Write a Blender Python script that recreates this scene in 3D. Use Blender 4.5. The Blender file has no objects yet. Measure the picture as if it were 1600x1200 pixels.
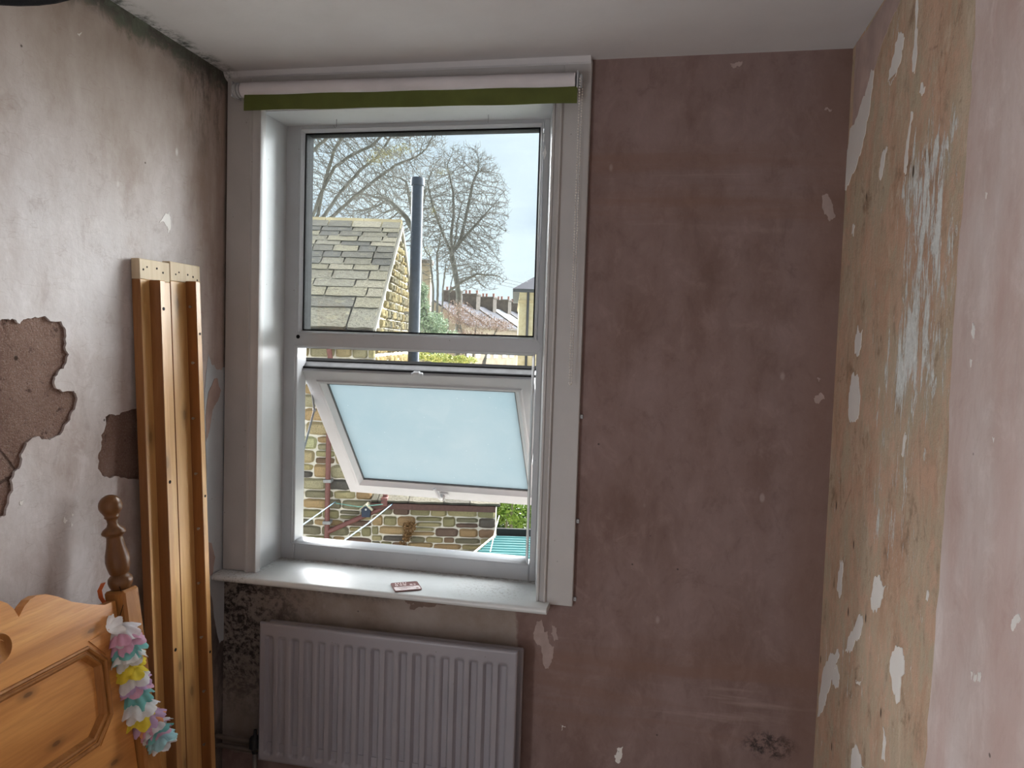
import bpy, math, random
import numpy as np
from mathutils import Vector, Matrix
from mathutils.geometry import tessellate_polygon

random.seed(7); rng = np.random.default_rng(11)
scn = bpy.context.scene
C = scn.collection

# ------------------------------------------------------------------ camera
YAW, PITCH, ROLL, FPX = -.1961, -.0544, .0317, 1152.77
CAM = Vector((0, -2.2, 1.5))
cy, sy, cp, sp = math.cos(YAW), math.sin(YAW), math.cos(PITCH), math.sin(PITCH)
FW = Vector((sy*cp, cy*cp, sp)); RT = Vector((cy, -sy, 0)); UP = RT.cross(FW)
cr, sr = math.cos(ROLL), math.sin(ROLL)
RT, UP = RT*cr + UP*sr, UP*cr - RT*sr
cd = bpy.data.cameras.new('camera'); cam = bpy.data.objects.new('camera', cd); C.objects.link(cam)
cd.sensor_width = 36; cd.lens = 36*FPX/1600; cd.clip_end = 500; cd.clip_start = .02
cam.matrix_world = Matrix((( RT.x, UP.x, -FW.x, CAM.x), (RT.y, UP.y, -FW.y, CAM.y), (RT.z, UP.z, -FW.z, CAM.z), (0, 0, 0, 1)))
scn.camera = cam

# ------------------------------------------------------------------ light and exposure
scn.view_settings.view_transform = 'Standard'; scn.view_settings.look = 'None'
scn.view_settings.gamma = 1; scn.view_settings.use_curve_mapping = False
scn.view_settings.exposure = 0.0
SKY_STRENGTH, SUN_STRENGTH, FILL_W = 1.38, 56.0, 42.0
w = bpy.data.worlds.new('overcast_sky'); scn.world = w; w.use_nodes = True
nt = w.node_tree; nt.nodes.clear()
wo = nt.nodes.new('ShaderNodeOutputWorld'); bg = nt.nodes.new('ShaderNodeBackground')
tc = nt.nodes.new('ShaderNodeTexCoord'); mp = nt.nodes.new('ShaderNodeMapping'); mp.inputs['Scale'].default_value = (3, 3, 9)
nz = nt.nodes.new('ShaderNodeTexNoise'); nz.inputs['Scale'].default_value = 1.3; nz.inputs['Detail'].default_value = 4
cr_ = nt.nodes.new('ShaderNodeValToRGB')
cr_.color_ramp.elements[0].position = .36; cr_.color_ramp.elements[0].color = (.56, .66, .75, 1)
cr_.color_ramp.elements[1].position = .60; cr_.color_ramp.elements[1].color = (.70, .80, .86, 1)
nt.links.new(tc.outputs['Generated'], mp.inputs[0]); nt.links.new(mp.outputs[0], nz.inputs['Vector'])
nt.links.new(nz.outputs[0], cr_.inputs[0]); nt.links.new(cr_.outputs[0], bg.inputs[0]); bg.inputs[1].default_value = SKY_STRENGTH
nt.links.new(bg.outputs[0], wo.inputs[0])

def sun(name, direction, strength, angle, color):
    l = bpy.data.lights.new(name, 'SUN'); l.energy = strength; l.angle = math.radians(angle); l.color = color
    o = bpy.data.objects.new(name, l); C.objects.link(o)
    o.rotation_euler = Vector(direction).to_track_quat('-Z', 'Y').to_euler(); o.location = (3, 6, 6)
    return o
sun('veiled_sun', (.06, -1, -.36), SUN_STRENGTH, 130, (.965, .985, 1.0))

# unseen fill light added on the left wall behind the viewer to brighten the room
al = bpy.data.lights.new('added_fill_light', 'AREA'); al.shape = 'RECTANGLE'; al.size = 1.28; al.size_y = .78; al.energy = FILL_W; al.color = (.87, .94, 1.0)
ao = bpy.data.objects.new('added_fill_light', al); C.objects.link(ao); ao.location = (-1.38, -2.75, .70); ao.rotation_euler = (0, -math.pi/2, 0)

# ------------------------------------------------------------------ helpers
def ray(u, v): return FW + RT*((u-800)/FPX) - UP*((v-600)/FPX)
def hit(ax, val, u, v):
    """the point of the plane axis=val seen at photo pixel (u,v)"""
    d = ray(u, v); return CAM + d*((val-CAM[ax])/d[ax])
EM = Matrix.Translation((0, -2.2, 0)) @ Matrix.Rotation(.1961, 4, 'Z')      # the yard's own axes: a to the right, b away, z up
EMI = EM.inverted()
def ex(u, v, b):
    d = EMI.to_3x3() @ ray(u, v); t = b/d.y
    return Vector((d.x*t, b, 1.5 + d.z*t))
def exz(u, v, z):
    d = EMI.to_3x3() @ ray(u, v); t = (z-1.5)/d.z
    return Vector((d.x*t, d.y*t, z))

class MB:
    def __init__(s): s.v = []; s.f = []
    def add(s, vs, fs):
        n = len(s.v); s.v += [tuple(q) for q in vs]; s.f += [tuple(i+n for i in f) for f in fs]; return s
    def box(s, x0, x1, y0, y1, z0, z1):
        return s.add([(x0,y0,z0),(x1,y0,z0),(x1,y1,z0),(x0,y1,z0),(x0,y0,z1),(x1,y0,z1),(x1,y1,z1),(x0,y1,z1)],
                     [(0,3,2,1),(4,5,6,7),(0,1,5,4),(1,2,6,5),(2,3,7,6),(3,0,4,7)])
    def bbox(s, x0, x1, y0, y1, z0, z1, c=.003):
        """box with chamfered edges"""
        xs, ys, zs = (x0, x1), (y0, y1), (z0, z1); V = []; idx = {}
        for i in (0, 1):
            for j in (0, 1):
                for k in (0, 1):
                    sx, sy_, sz = (1, -1)[i], (1, -1)[j], (1, -1)[k]
                    for ax in range(3):
                        p = [xs[i]+sx*c, ys[j]+sy_*c, zs[k]+sz*c]
                        p[ax] = (xs[i], ys[j], zs[k])[ax]
                        idx[i, j, k, ax] = len(V); V.append(tuple(p))
        F = []
        for ax in range(3):
            o = [a for a in range(3) if a != ax]
            for e in (0, 1):
                q = []
                for (m, n) in ((0,0),(1,0),(1,1),(0,1)):
                    t = [0,0,0]; t[ax] = e; t[o[0]] = m; t[o[1]] = n; q.append(idx[t[0],t[1],t[2],ax])
                F.append(q)
            for (m, n) in ((0,0),(0,1),(1,0),(1,1)):       # edges along ax
                a = [0,0,0]; b = [0,0,0]; a[o[0]] = b[o[0]] = m; a[o[1]] = b[o[1]] = n; b[ax] = 1
                F.append((idx[a[0],a[1],a[2],o[0]], idx[b[0],b[1],b[2],o[0]], idx[b[0],b[1],b[2],o[1]], idx[a[0],a[1],a[2],o[1]]))
        for i in (0,1):
            for j in (0,1):
                for k in (0,1): F.append(tuple(idx[i,j,k,a] for a in range(3)))
        return s.add(V, F)
    def prism(s, poly, fn, d0, d1):
        """poly of 2D points; fn(p,q,d)->3D; extruded from d0 to d1"""
        n = len(poly); V = [fn(p[0], p[1], d0) for p in poly] + [fn(p[0], p[1], d1) for p in poly]
        tri = tessellate_polygon([[Vector((p[0], p[1], 0)) for p in poly]])
        F = [tuple(t) for t in tri] + [tuple(i+n for i in reversed(t)) for t in tri] + [(i, (i+1) % n, (i+1) % n+n, i+n) for i in range(n)]
        return s.add(V, F)
    def tube(s, pts, rad, n=8, cap=True):
        pts = [Vector(p) for p in pts]
        if not isinstance(rad, (list, tuple)): rad = [rad]*len(pts)
        V = []; F = []; ref = None
        for i, p in enumerate(pts):
            t = (pts[min(i+1, len(pts)-1)] - pts[max(i-1, 0)]).normalized()
            if ref is None: ref = Vector((0,0,1)) if abs(t.z) < .9 else Vector((1,0,0))
            a = t.cross(ref)
            if a.length < 1e-4: a = t.orthogonal()
            a.normalize(); b = t.cross(a); ref = (-b) if (-b).dot(ref) > 0 else b
            for k in range(n):
                th = 2*math.pi*k/n; V.append(p + (a*math.cos(th) + b*math.sin(th))*rad[i])
        for i in range(len(pts)-1):
            for k in range(n): F.append((i*n+k, i*n+(k+1) % n, (i+1)*n+(k+1) % n, (i+1)*n+k))
        if cap: F += [tuple(range(n-1, -1, -1)), tuple(range((len(pts)-1)*n, len(pts)*n))]
        return s.add(V, F)
    def lathe(s, prof, M, n=24):
        """prof (r,h) about local z, placed with matrix M"""
        V = []; F = []
        for r, h in prof:
            for k in range(n):
                th = 2*math.pi*k/n; V.append(M @ Vector((r*math.cos(th), r*math.sin(th), h)))
        for i in range(len(prof)-1):
            for k in range(n): F.append((i*n+k, i*n+(k+1) % n, (i+1)*n+(k+1) % n, (i+1)*n+k))
        F += [tuple(range(n-1, -1, -1)), tuple(range((len(prof)-1)*n, len(prof)*n))]
        return s.add(V, F)
    def xf(s, M):
        s.v = [tuple(M @ Vector(q)) for q in s.v]; return s
    def mesh(s, name, mat, smooth=False):
        me = bpy.data.meshes.new(name); me.from_pydata(s.v, [], s.f)
        if mat: me.materials.append(mat)
        import bmesh
        if len(s.f) < 60000:
            bm = bmesh.new(); bm.from_mesh(me); bmesh.ops.recalc_face_normals(bm, faces=bm.faces); bm.to_mesh(me); bm.free()
        if smooth is True: me.polygons.foreach_set('use_smooth', [True]*len(me.polygons))
        elif smooth:
            me.polygons.foreach_set('use_smooth', [True]*len(me.polygons)); me.set_sharp_from_angle(angle=math.radians(smooth))
        me.update(); return me
    def build(s, name, mat, parent=None, smooth=False, M=None):
        return place(name, s.mesh(name, mat, smooth), parent, M)

def place(name, me, parent=None, M=None):
    o = bpy.data.objects.new(name, me); C.objects.link(o)
    if parent is not None:
        o.parent = parent; o.matrix_parent_inverse = parent['_inv'] if '_inv' in parent else world_of(parent).inverted()
    if M is not None: o.matrix_basis = M
    return o
WORLD = {}
def world_of(o):
    return WORLD.get(o.name, Matrix.Identity(4))
def tag(o, label=None, cat=None, group=None, kind=None):
    if label: o['label'] = label
    if cat: o['category'] = cat
    if group: o['group'] = group
    if kind: o['kind'] = kind
    return o
def thing(name, loc, label, cat, group=None, kind=None):
    o = bpy.data.objects.new(name, None); C.objects.link(o); o.location = loc; o.empty_display_size = .05
    WORLD[o.name] = Matrix.Translation(loc)
    return tag(o, label, cat, group, kind)
def eloc(a, b, z): return tuple(EM @ Vector((a, b, z)))

# ------------------------------------------------------------------ materials
class G:
    def __init__(s, name):
        s.m = bpy.data.materials.new(name); s.m.use_nodes = True; s.t = s.m.node_tree; s.t.nodes.clear()
        s.o = s.t.nodes.new('ShaderNodeOutputMaterial'); s._c = None
    def n(s, typ, **kw):
        x = s.t.nodes.new('ShaderNode'+typ)
        for k, v in kw.items(): setattr(x, k, v)
        return x
    def put(s, sock, v):
        if isinstance(v, bpy.types.NodeSocket): s.t.links.new(v, sock)
        elif v is not None:
            if isinstance(v, (tuple, list)) and len(v) == 3 and sock.type == 'RGBA': v = (*v, 1)
            sock.default_value = v
    def coord(s, scale=(1,1,1), loc=(0,0,0)):
        if s._c is None: s._c = s.n('TexCoord').outputs['Object']
        mp = s.n('Mapping'); s.put(mp.inputs[0], s._c); mp.inputs['Scale'].default_value = scale; mp.inputs['Location'].default_value = loc
        return mp.outputs[0]
    def xyz(s):
        if s._c is None: s._c = s.n('TexCoord').outputs['Object']
        q = s.n('SeparateXYZ'); s.put(q.inputs[0], s._c); return q.outputs
    def noise(s, sc, det=4, rough=.55, vec=None, dist=0):
        x = s.n('TexNoise'); s.put(x.inputs['Vector'], vec if vec is not None else s.coord())
        x.inputs['Scale'].default_value = sc; x.inputs['Detail'].default_value = det; x.inputs['Roughness'].default_value = rough; x.inputs['Distortion'].default_value = dist
        return x.outputs[0]
    def vor(s, sc, vec=None, feature='F1', out='Distance'):
        x = s.n('TexVoronoi', feature=feature); s.put(x.inputs['Vector'], vec if vec is not None else s.coord()); x.inputs['Scale'].default_value = sc
        return x.outputs[out]
    def wave(s, sc, dist, vec, det=2, dsc=1, direction='X'):
        x = s.n('TexWave', bands_direction=direction); s.put(x.inputs['Vector'], vec)
        x.inputs['Scale'].default_value = sc; x.inputs['Distortion'].default_value = dist; x.inputs['Detail'].default_value = det; x.inputs['Detail Scale'].default_value = dsc
        return x.outputs['Fac']
    def ramp(s, fac, stops):
        x = s.n('ValToRGB'); s.put(x.inputs[0], fac); e = x.color_ramp.elements
        while len(e) < len(stops): e.new(.5)
        for i, (p, c) in enumerate(stops):
            e[i].position = p; e[i].color = (c, c, c, 1) if isinstance(c, (int, float)) else (*c, 1)
        return x.outputs[0]
    def mix(s, fac, a, b, mode='MIX'):
        x = s.n('Mix', data_type='RGBA', blend_type=mode); s.put(x.inputs[0], fac); s.put(x.inputs[6], a); s.put(x.inputs[7], b); return x.outputs[2]
    def math(s, op, a, b=None, c=None):
        x = s.n('Math', operation=op); s.put(x.inputs[0], a)
        if b is not None: s.put(x.inputs[1], b)
        if c is not None: s.put(x.inputs[2], c)
        return x.outputs[0]
    def ss(s, x, a, b):
        """smooth step of x from a to b"""
        r = s.n('MapRange', interpolation_type='SMOOTHSTEP'); s.put(r.inputs['Value'], x)
        if a <= b: r.inputs['From Min'].default_value = a; r.inputs['From Max'].default_value = b
        else: r.inputs['From Min'].default_value = b; r.inputs['From Max'].default_value = a; r.inputs['To Min'].default_value = 1; r.inputs['To Max'].default_value = 0
        return r.outputs[0]
    def box2(s, p, q, p0, p1, q0, q1, soft=.03, wob=None):
        if wob is not None:
            p = s.math('ADD', p, wob); q = s.math('ADD', q, wob)
        a = s.math('MULTIPLY', s.ss(p, p0-soft, p0+soft), s.ss(p, p1+soft, p1-soft))
        b = s.math('MULTIPLY', s.ss(q, q0-soft, q0+soft), s.ss(q, q1+soft, q1-soft))
        return s.math('MULTIPLY', a, b)
    def bump(s, h, st=.3, d=.01):
        x = s.n('Bump'); x.inputs['Strength'].default_value = st; x.inputs['Distance'].default_value = d; s.put(x.inputs['Height'], h); return x.outputs[0]
    def done(s, col, rough=.8, bump=None, metal=0, spec=.4, trans=None, sheen=None):
        p = s.n('BsdfPrincipled'); s.put(p.inputs['Base Color'], col); s.put(p.inputs['Roughness'], rough)
        p.inputs['Metallic'].default_value = metal; p.inputs['Specular IOR Level'].default_value = spec
        if bump is not None: s.put(p.inputs['Normal'], bump)
        sh = p.outputs[0]
        if trans is not None:
            t = s.n('BsdfTranslucent'); s.put(t.inputs[0], col); mx = s.n('MixShader'); mx.inputs[0].default_value = trans
            s.put(mx.inputs[1], sh); s.put(mx.inputs[2], t.outputs[0]); sh = mx.outputs[0]
        s.t.links.new(sh, s.o.inputs[0]); return s.m

def rgb(r, g, b):
    f = lambda c: c/12.92 if c <= .04045 else ((c+.055)/1.055)**2.4
    return (f(r/255), f(g/255), f(b/255))
def plain(name, col, rough=.6, metal=0, spec=.4, var=.12, sc=30, bump=0, trans=None):
    g = G(name); n = g.noise(sc, 3)
    d = tuple(c*(1-var) for c in col); l = tuple(min(1, c*(1+var)) for c in col)
    return g.done(g.ramp(n, [(.3, d), (.7, l)]), rough, g.bump(n, bump, .004) if bump else None, metal, spec, trans)

def plaster_base(g, c0, c1, c2, scale=1.0):
    """old bare plaster: cloudy trowelled patches, faint streaks, pale dusty bloom"""
    n1 = g.noise(1.6*scale, 6, .62, dist=.6); n2 = g.noise(6*scale, 6, .65, g.coord((1, 1, .45))); n3 = g.noise(34, 4, .6)
    col = g.ramp(n1, [(.28, c0), (.5, c1), (.74, c2)])
    col = g.mix(g.ramp(n2, [(.42, .0), (.66, .75)]), col, c2)
    col = g.mix(g.ramp(n2, [(.34, .65), (.46, 0)]), col, c0)
    n4 = g.noise(13*scale, 8, .74, g.coord((1, 1, .7), (4, 2, 1)), .5)
    col = g.mix(g.ramp(n4, [(.52, 0), (.66, .42)]), col, tuple(min(1, c*1.18) for c in c2))
    col = g.mix(g.ramp(n4, [(.34, .45), (.46, 0)]), col, tuple(c*.86 for c in c0))
    col = g.mix(g.ramp(n3, [(.62, 0), (.8, .2)]), col, tuple(min(1, c*1.25) for c in c2))
    return col, n1, n2, n3

def specks(g, col, dark=(.06,.05,.045), light=(.62,.6,.57)):
    v = g.vor(9, g.coord((1, 1, 1), (3, 1, 2))); col = g.mix(g.ramp(v, [(.022, .85), (.035, 0)]), col, dark)
    v = g.vor(6.3, g.coord((1, 1, .55), (8, 4, 2))); return g.mix(g.ramp(v, [(.030, .6), (.055, 0)]), col, light)

def mat_wall_back():
    g = G('bare_plaster_window_wall'); x, y, z = g.xyz()
    col, n1, n2, n3 = plaster_base(g, (0.156, 0.097, 0.082), (0.201, 0.133, 0.118), (0.251, 0.179, 0.167))
    # horizontal trowel seams high up and low down
    nb = g.noise(2.2, 5, .6, g.coord((.5, 1, 7)))
    band = g.math('MAXIMUM', g.box2(x, z, -.3, .6, 1.86, 2.08, .05), g.box2(x, z, -.35, .6, .34, .62, .06))
    col = g.mix(g.math('MULTIPLY', band, g.ramp(nb, [(.45, 0), (.6, .55)])), col, (.20, .115, .085))
    col = g.mix(g.math('MULTIPLY', band, g.ramp(nb, [(.30, .5), (.40, 0)])), col, (.36, .27, .25))
    # painted strip left above and around the radiator
    wob = g.math('MULTIPLY_ADD', g.noise(9, 5, .7), .06, -.03)
    pm = g.box2(x, z, -1.45, -.395, .1, .74, .006, wob)
    pc = g.ramp(g.noise(5, 5, .65), [(.3, (.23, .18, .145)), (.55, (.32, .27, .24)), (.8, (.38, .34, .31))])
    col = g.mix(pm, col, pc)
    # black mould below the left end of the sill, thinning along the top of the radiator
    mo = g.noise(16, 8, .78, g.coord((1, 1, 1.2)), 1.2); mo2 = g.noise(60, 3, .7)
    mr = g.math('MULTIPLY', g.ss(x, -.98, -1.33), g.math('MULTIPLY', g.ss(z, .15, .45), g.ss(z, .74, .70)))
    mr2 = g.math('MULTIPLY', g.box2(x, z, -1.4, -.80, .665, .74, .02), .6)
    mm = g.math('MULTIPLY', g.math('MAXIMUM', mr, mr2), g.ramp(g.math('MULTIPLY', mo, g.ramp(mo2, [(.3, .7), (.6, 1.1)])), [(.42, .25), (.56, .95)]))
    col = g.mix(mm, col, (.022, .018, .017))
    # sooty stain near the foot of the right hand corner
    p = hit(1, 0, 1203, 1166)
    dd = g.math('ADD', g.math('POWER', g.math('SUBTRACT', x, p.x), 2.0), g.math('MULTIPLY', g.math('POWER', g.math('SUBTRACT', z, p.z), 2.0), 3.5))
    sm = g.math('MULTIPLY', g.ss(dd, .009, .002), g.ramp(g.noise(26, 6, .8), [(.46, 0), (.56, .9)]))
    col = g.mix(sm, col, (.025, .02, .02))
    # darker brown towards the right corner
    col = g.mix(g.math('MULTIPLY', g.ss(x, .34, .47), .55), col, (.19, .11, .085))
    col = specks(g, col, (.05, .04, .035), (.38, .31, .29))
    h = g.math('ADD', n2, g.math('MULTIPLY', n3, .5))
    return g.done(col, .78, g.bump(h, .35, .006), spec=.25)

def mat_wall_left():
    g = G('pale_trowelled_plaster'); x, y, z = g.xyz()
    col, n1, n2, n3 = plaster_base(g, (.37, .295, .265), (.47, .41, .385), (.60, .56, .555))
    # browner top third, whiter bloom at mid height
    top = g.ss(g.math('ADD', z, g.math('MULTIPLY', n1, .5)), 1.98, 2.42)
    col = g.mix(g.math('MULTIPLY', top, .75), col, g.ramp(n2, [(.3, (.31, .235, .19)), (.7, (.41, .335, .29))]))
    col = g.mix(g.math('MULTIPLY', g.ss(y, -.30, -.06), .55), col, g.ramp(g.noise(7, 4, .6, g.coord((1, 3, .3))), [(.35, (.26, .16, .115)), (.65, (.44, .34, .29))]))
    # mould along the ceiling line and in the corner
    mo = g.noise(14, 8, .75, g.coord((1, 1, 1)), .8)
    d = g.math('SUBTRACT', 2.345, z); up = g.ss(g.math('SUBTRACT', d, g.math('MULTIPLY', mo, .16)), .01, -.05)
    col = g.mix(g.math('MULTIPLY', g.math('MULTIPLY', up, .85), g.ss(y, -1.0, -.7)), col, g.ramp(mo, [(.4, (.02, .022, .02)), (.6, (.09, .12, .085))]))
    cm = g.math('MULTIPLY', g.math('MULTIPLY', g.ss(y, -.34, -.10), g.ss(z, 1.95, 2.25)), g.ramp(g.noise(9, 7, .75, g.coord((1, 2.2, .6))), [(.45, 0), (.62, .8)]))
    col = g.mix(cm, col, (.05, .045, .04))
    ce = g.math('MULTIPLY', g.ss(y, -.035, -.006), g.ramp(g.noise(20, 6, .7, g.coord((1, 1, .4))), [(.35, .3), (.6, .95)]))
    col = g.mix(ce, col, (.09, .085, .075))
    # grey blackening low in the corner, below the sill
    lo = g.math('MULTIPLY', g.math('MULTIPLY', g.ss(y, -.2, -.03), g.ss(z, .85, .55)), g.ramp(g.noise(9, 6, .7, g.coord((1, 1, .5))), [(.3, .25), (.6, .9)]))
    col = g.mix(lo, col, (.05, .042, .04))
    # hairline scratches
    sc = g.noise(3, 2, .5, g.coord((1, 2.2, 9), (2, 1, 0)))
    col = g.mix(g.ramp(sc, [(.495, 0), (.5, .25), (.505, 0)]), col, (.25, .17, .13))
    col = specks(g, col, (.07, .05, .04), (.72, .71, .69))
    h = g.math('ADD', n2, g.math('MULTIPLY', n3, .5))
    return g.done(col, .75, g.bump(h, .35, .006), spec=.3)

def mat_undercoat():
    g = G('exposed_brown_render'); n = g.noise(38, 8, .75); n2 = g.noise(5, 6, .6); cr = g.vor(3.4, g.coord((1, 1, .8)), 'DISTANCE_TO_EDGE')
    gr = g.noise(190, 3, .7)
    col = g.ramp(n2, [(.3, (.185, .105, .078)), (.55, (.265, .165, .128)), (.8, (.33, .225, .185))])
    col = g.mix(g.ramp(gr, [(.35, .45), (.5, 0), (.62, 0), (.75, .4)]), col, (.40, .32, .28))
    col = g.mix(g.ramp(n, [(.34, .8), (.42, 0)]), col, (.07, .04, .03))
    hole = g.vor(14); col = g.mix(g.ramp(hole, [(.06, .9), (.10, 0)]), col, (.05, .03, .02))
    crk = g.ramp(g.math('ADD', cr, g.math('MULTIPLY', n, .03)), [(.018, 1), (.026, 0)])
    col = g.mix(g.math('MULTIPLY', crk, .7), col, (.07, .04, .03))
    h = g.math('SUBTRACT', g.math('ADD', g.math('MULTIPLY', n, 1.4), g.math('MULTIPLY', gr, .6)), crk)
    return g.done(col, .95, g.bump(h, .9, .012), spec=.1)

def mat_right_rough():
    g = G('scraped_old_wall'); x, y, z = g.xyz()
    s1 = g.noise(4.2, 8, .72, g.coord((1, 1.9, .6)), .3); s2 = g.noise(17, 8, .76, g.coord((1, 1.25, .6)), .2); s3 = g.noise(60, 6, .78, g.coord((1, 1.1, .85)))
    big = g.noise(1.9, 4, .6)
    col = g.ramp(s1, [(.28, (0.405, 0.242, 0.157)), (.45, (0.496, 0.340, 0.236)), (.55, (0.481, 0.382, 0.276)), (.75, (0.612, 0.478, 0.360))])
    col = g.mix(g.ramp(big, [(.48, 0), (.62, .55)]), col, (0.534, 0.319, 0.220))
    col = g.mix(g.ramp(s2, [(.34, .8), (.44, 0)]), col, (0.293, 0.214, 0.151))
    col = g.mix(g.ramp(s2, [(.54, 0), (.64, .6)]), col, (0.639, 0.527, 0.410))
    col = g.mix(g.ramp(s3, [(.36, .6), (.44, 0), (.6, 0), (.72, .45)]), col, (0.397, 0.314, 0.240))
    b1 = g.noise(11, 8, .72, g.coord((1, 1.1, .85), (5, 3, 2)), .3); b2 = g.noise(9, 7, .72, g.coord((1, 1.2, .7), (1, 7, 4)), .3)
    col = g.mix(g.ramp(b1, [(.50, 0), (.60, .7)]), col, (0.601, 0.384, 0.277))
    col = g.mix(g.ramp(b2, [(.52, 0), (.62, .7)]), col, (0.462, 0.395, 0.287))
    col = g.mix(g.ramp(b1, [(.33, .8), (.42, 0)]), col, (0.258, 0.170, 0.112))
    # the streaky band of clinging white paint
    wob = g.math('MULTIPLY_ADD', g.noise(4, 5, .7), .22, -.11)
    yy = g.math('ADD', y, wob)
    zone = g.math('MULTIPLY', g.math('MULTIPLY', g.ss(yy, -.84, -.74), g.ss(yy, -.47, -.60)), g.math('MULTIPLY', g.ss(z, 1.30, 1.52), g.ss(z, 1.98, 1.86)))
    zone2 = g.math('MULTIPLY', g.math('MULTIPLY', g.ss(yy, -.70, -.62), g.ss(yy, -.36, -.48)), g.math('MULTIPLY', g.ss(z, .98, 1.15), g.ss(z, 1.6, 1.4)))
    fl = g.noise(26, 10, .80, g.coord((1, 1.5, .30)), .5)
    th = g.math('ADD', fl, g.math('ADD', g.math('MULTIPLY', zone, .13), g.math('MULTIPLY', zone2, .06)))
    pm = g.ramp(th, [(.615, 0), (.64, .95)])
    col = g.mix(pm, col, g.ramp(s3, [(.35, (.58, .59, .56)), (.65, (.82, .84, .82))]))
    pit = g.vor(11, g.coord((1, 1, .45))); col = g.mix(g.ramp(pit, [(.045, .9), (.075, 0)]), col, (.05, .03, .02))
    crk = g.vor(5.0, g.coord((1, 1.2, .35), (0.356, 0.184, 0.454)), 'DISTANCE_TO_EDGE')
    ck = g.math('MULTIPLY', g.ramp(g.math('ADD', crk, g.math('MULTIPLY', s3, .05)), [(.022, .55), (.030, 0)]), g.ramp(big, [(.5, 0), (.6, 1)]))
    col = g.mix(ck, col, (.11, .06, .04))
    h = g.math('ADD', g.math('ADD', g.math('MULTIPLY', s2, 1.3), s3), g.math('MULTIPLY', pm, .6))
    return g.done(col, .85, g.bump(g.math('SUBTRACT', h, ck), .55, .008), spec=.2)

def mat_right_smooth():
    g = G('smooth_pink_plaster')
    col, n1, n2, n3 = plaster_base(g, (.46, .345, .305), (.54, .44, .405), (.62, .54, .515))
    st = g.noise(5, 5, .6, g.coord((1, 1.6, .35))); col = g.mix(g.ramp(st, [(.42, 0), (.62, .45)]), col, (.44, .27, .225))
    col = specks(g, col, (.1, .07, .06), (.75, .73, .7))
    return g.done(col, .72, g.bump(g.math('ADD', n2, g.math('MULTIPLY', n3, .4)), .3, .005), spec=.3)

def mat_ceiling():
    g = G('old_white_ceiling'); x, y, z = g.xyz(); n = g.noise(3, 5, .6)
    col = g.ramp(n, [(.3, (.56, .545, .55)), (.7, (.62, .61, .615))])
    mo = g.noise(18, 7, .75); ed = g.math('MULTIPLY', g.ss(x, -1.33, -1.385), g.ss(y, -1.1, -.8))
    col = g.mix(g.math('MULTIPLY', ed, g.ramp(mo, [(.45, 0), (.6, .9)])), col, (.05, .06, .05))
    return g.done(col, .85, g.bump(g.noise(40, 3), .15, .004), spec=.2)

def mat_gloss_paint(name, c=(.62, .62, .61), dirt=.25, rough=.38):
    g = G(name); n = g.noise(7, 5, .6); f = g.noise(70, 4, .7); v = g.vor(23, g.coord((1, 1, .8)))
    col = g.ramp(n, [(.3, tuple(q*.9 for q in c)), (.7, c)])
    col = g.mix(g.ramp(f, [(.66, 0), (.78, dirt)]), col, (.22, .19, .16))
    col = g.mix(g.ramp(v, [(.03, .6), (.05, 0)]), col, (.14, .12, .1))
    return g.done(col, rough, g.bump(n, .1, .004), spec=.45)

def mat_sill():
    g = G('sill_gloss_paint'); x, y, z = g.xyz()
    col = g.ramp(g.noise(9, 5, .6), [(.3, (.58, .60, .60)), (.7, (.66, .68, .68))])
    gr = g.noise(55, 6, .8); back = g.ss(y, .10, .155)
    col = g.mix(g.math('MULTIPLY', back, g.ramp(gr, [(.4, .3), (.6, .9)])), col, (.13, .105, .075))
    ends = g.math('MAXIMUM', g.ss(x, -1.22, -1.30), g.math('MULTIPLY', g.box2(x, y, -.60, -.40, -.03, .09, .06), .8))
    col = g.mix(g.math('MULTIPLY', ends, g.ramp(g.noise(90, 5, .8), [(.52, 0), (.62, .8)])), col, (.2, .17, .13))
    col = g.mix(g.ramp(g.noise(120, 3, .7), [(.68, 0), (.76, .6)]), col, (.25, .21, .17))
    return g.done(col, .32, g.bump(gr, .08, .003), spec=.5)

def mat_wood(name, c0, c1, c2, axis='z', knots=.5, rough=.42, gloss=.5, gs=1.0, off=0):
    g = G(name)
    k = {'z': (1, 1, .06), 'y': (1, .06, 1), 'x': (.06, 1, 1)}[axis]; kk = {'z': (1, 1, .35), 'y': (1, .35, 1), 'x': (.35, 1, 1)}[axis]
    L = (off, off*1.7, off*.6)
    n = g.noise(22*gs, 5, .6, g.coord(k, L), 1.1); f = g.noise(160*gs, 4, .6, g.coord(k, L)); b = g.noise(3, 3, .5, g.coord(kk, L))
    col = g.ramp(n, [(.3, c0), (.52, c1), (.72, c2)])
    col = g.mix(g.ramp(f, [(.35, .35), (.55, 0)]), col, c0)
    col = g.mix(g.ramp(b, [(.4, .35), (.7, 0)]), col, c0)
    if knots:
        q_ = g.xyz(); cb = g.n('CombineXYZ'); al_, ac_ = {'z': (2, 1), 'y': (1, 2), 'x': (0, 1)}[axis]
        g.put(cb.inputs[0], g.math('MULTIPLY_ADD', q_[al_], .42, off)); g.put(cb.inputs[1], g.math('ADD', q_[ac_], off*.37))
        v_ = g.n('TexVoronoi', voronoi_dimensions='2D'); g.put(v_.inputs['Vector'], cb.outputs[0]); v_.inputs['Scale'].default_value = 9 if axis == 'y' else 6.5
        v = v_.outputs['Distance']; vv = g.math('ADD', v, g.math('MULTIPLY', g.noise(30, 3, .6), .03))
        dk = tuple(q*.22 for q in c0); col = g.mix(g.ramp(vv, [(.048, knots), (.066, knots*.5), (.15, 0)]), col, dk)
    return g.done(col, rough, g.bump(g.math('ADD', n, f), .12, .003), spec=gloss)

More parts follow.
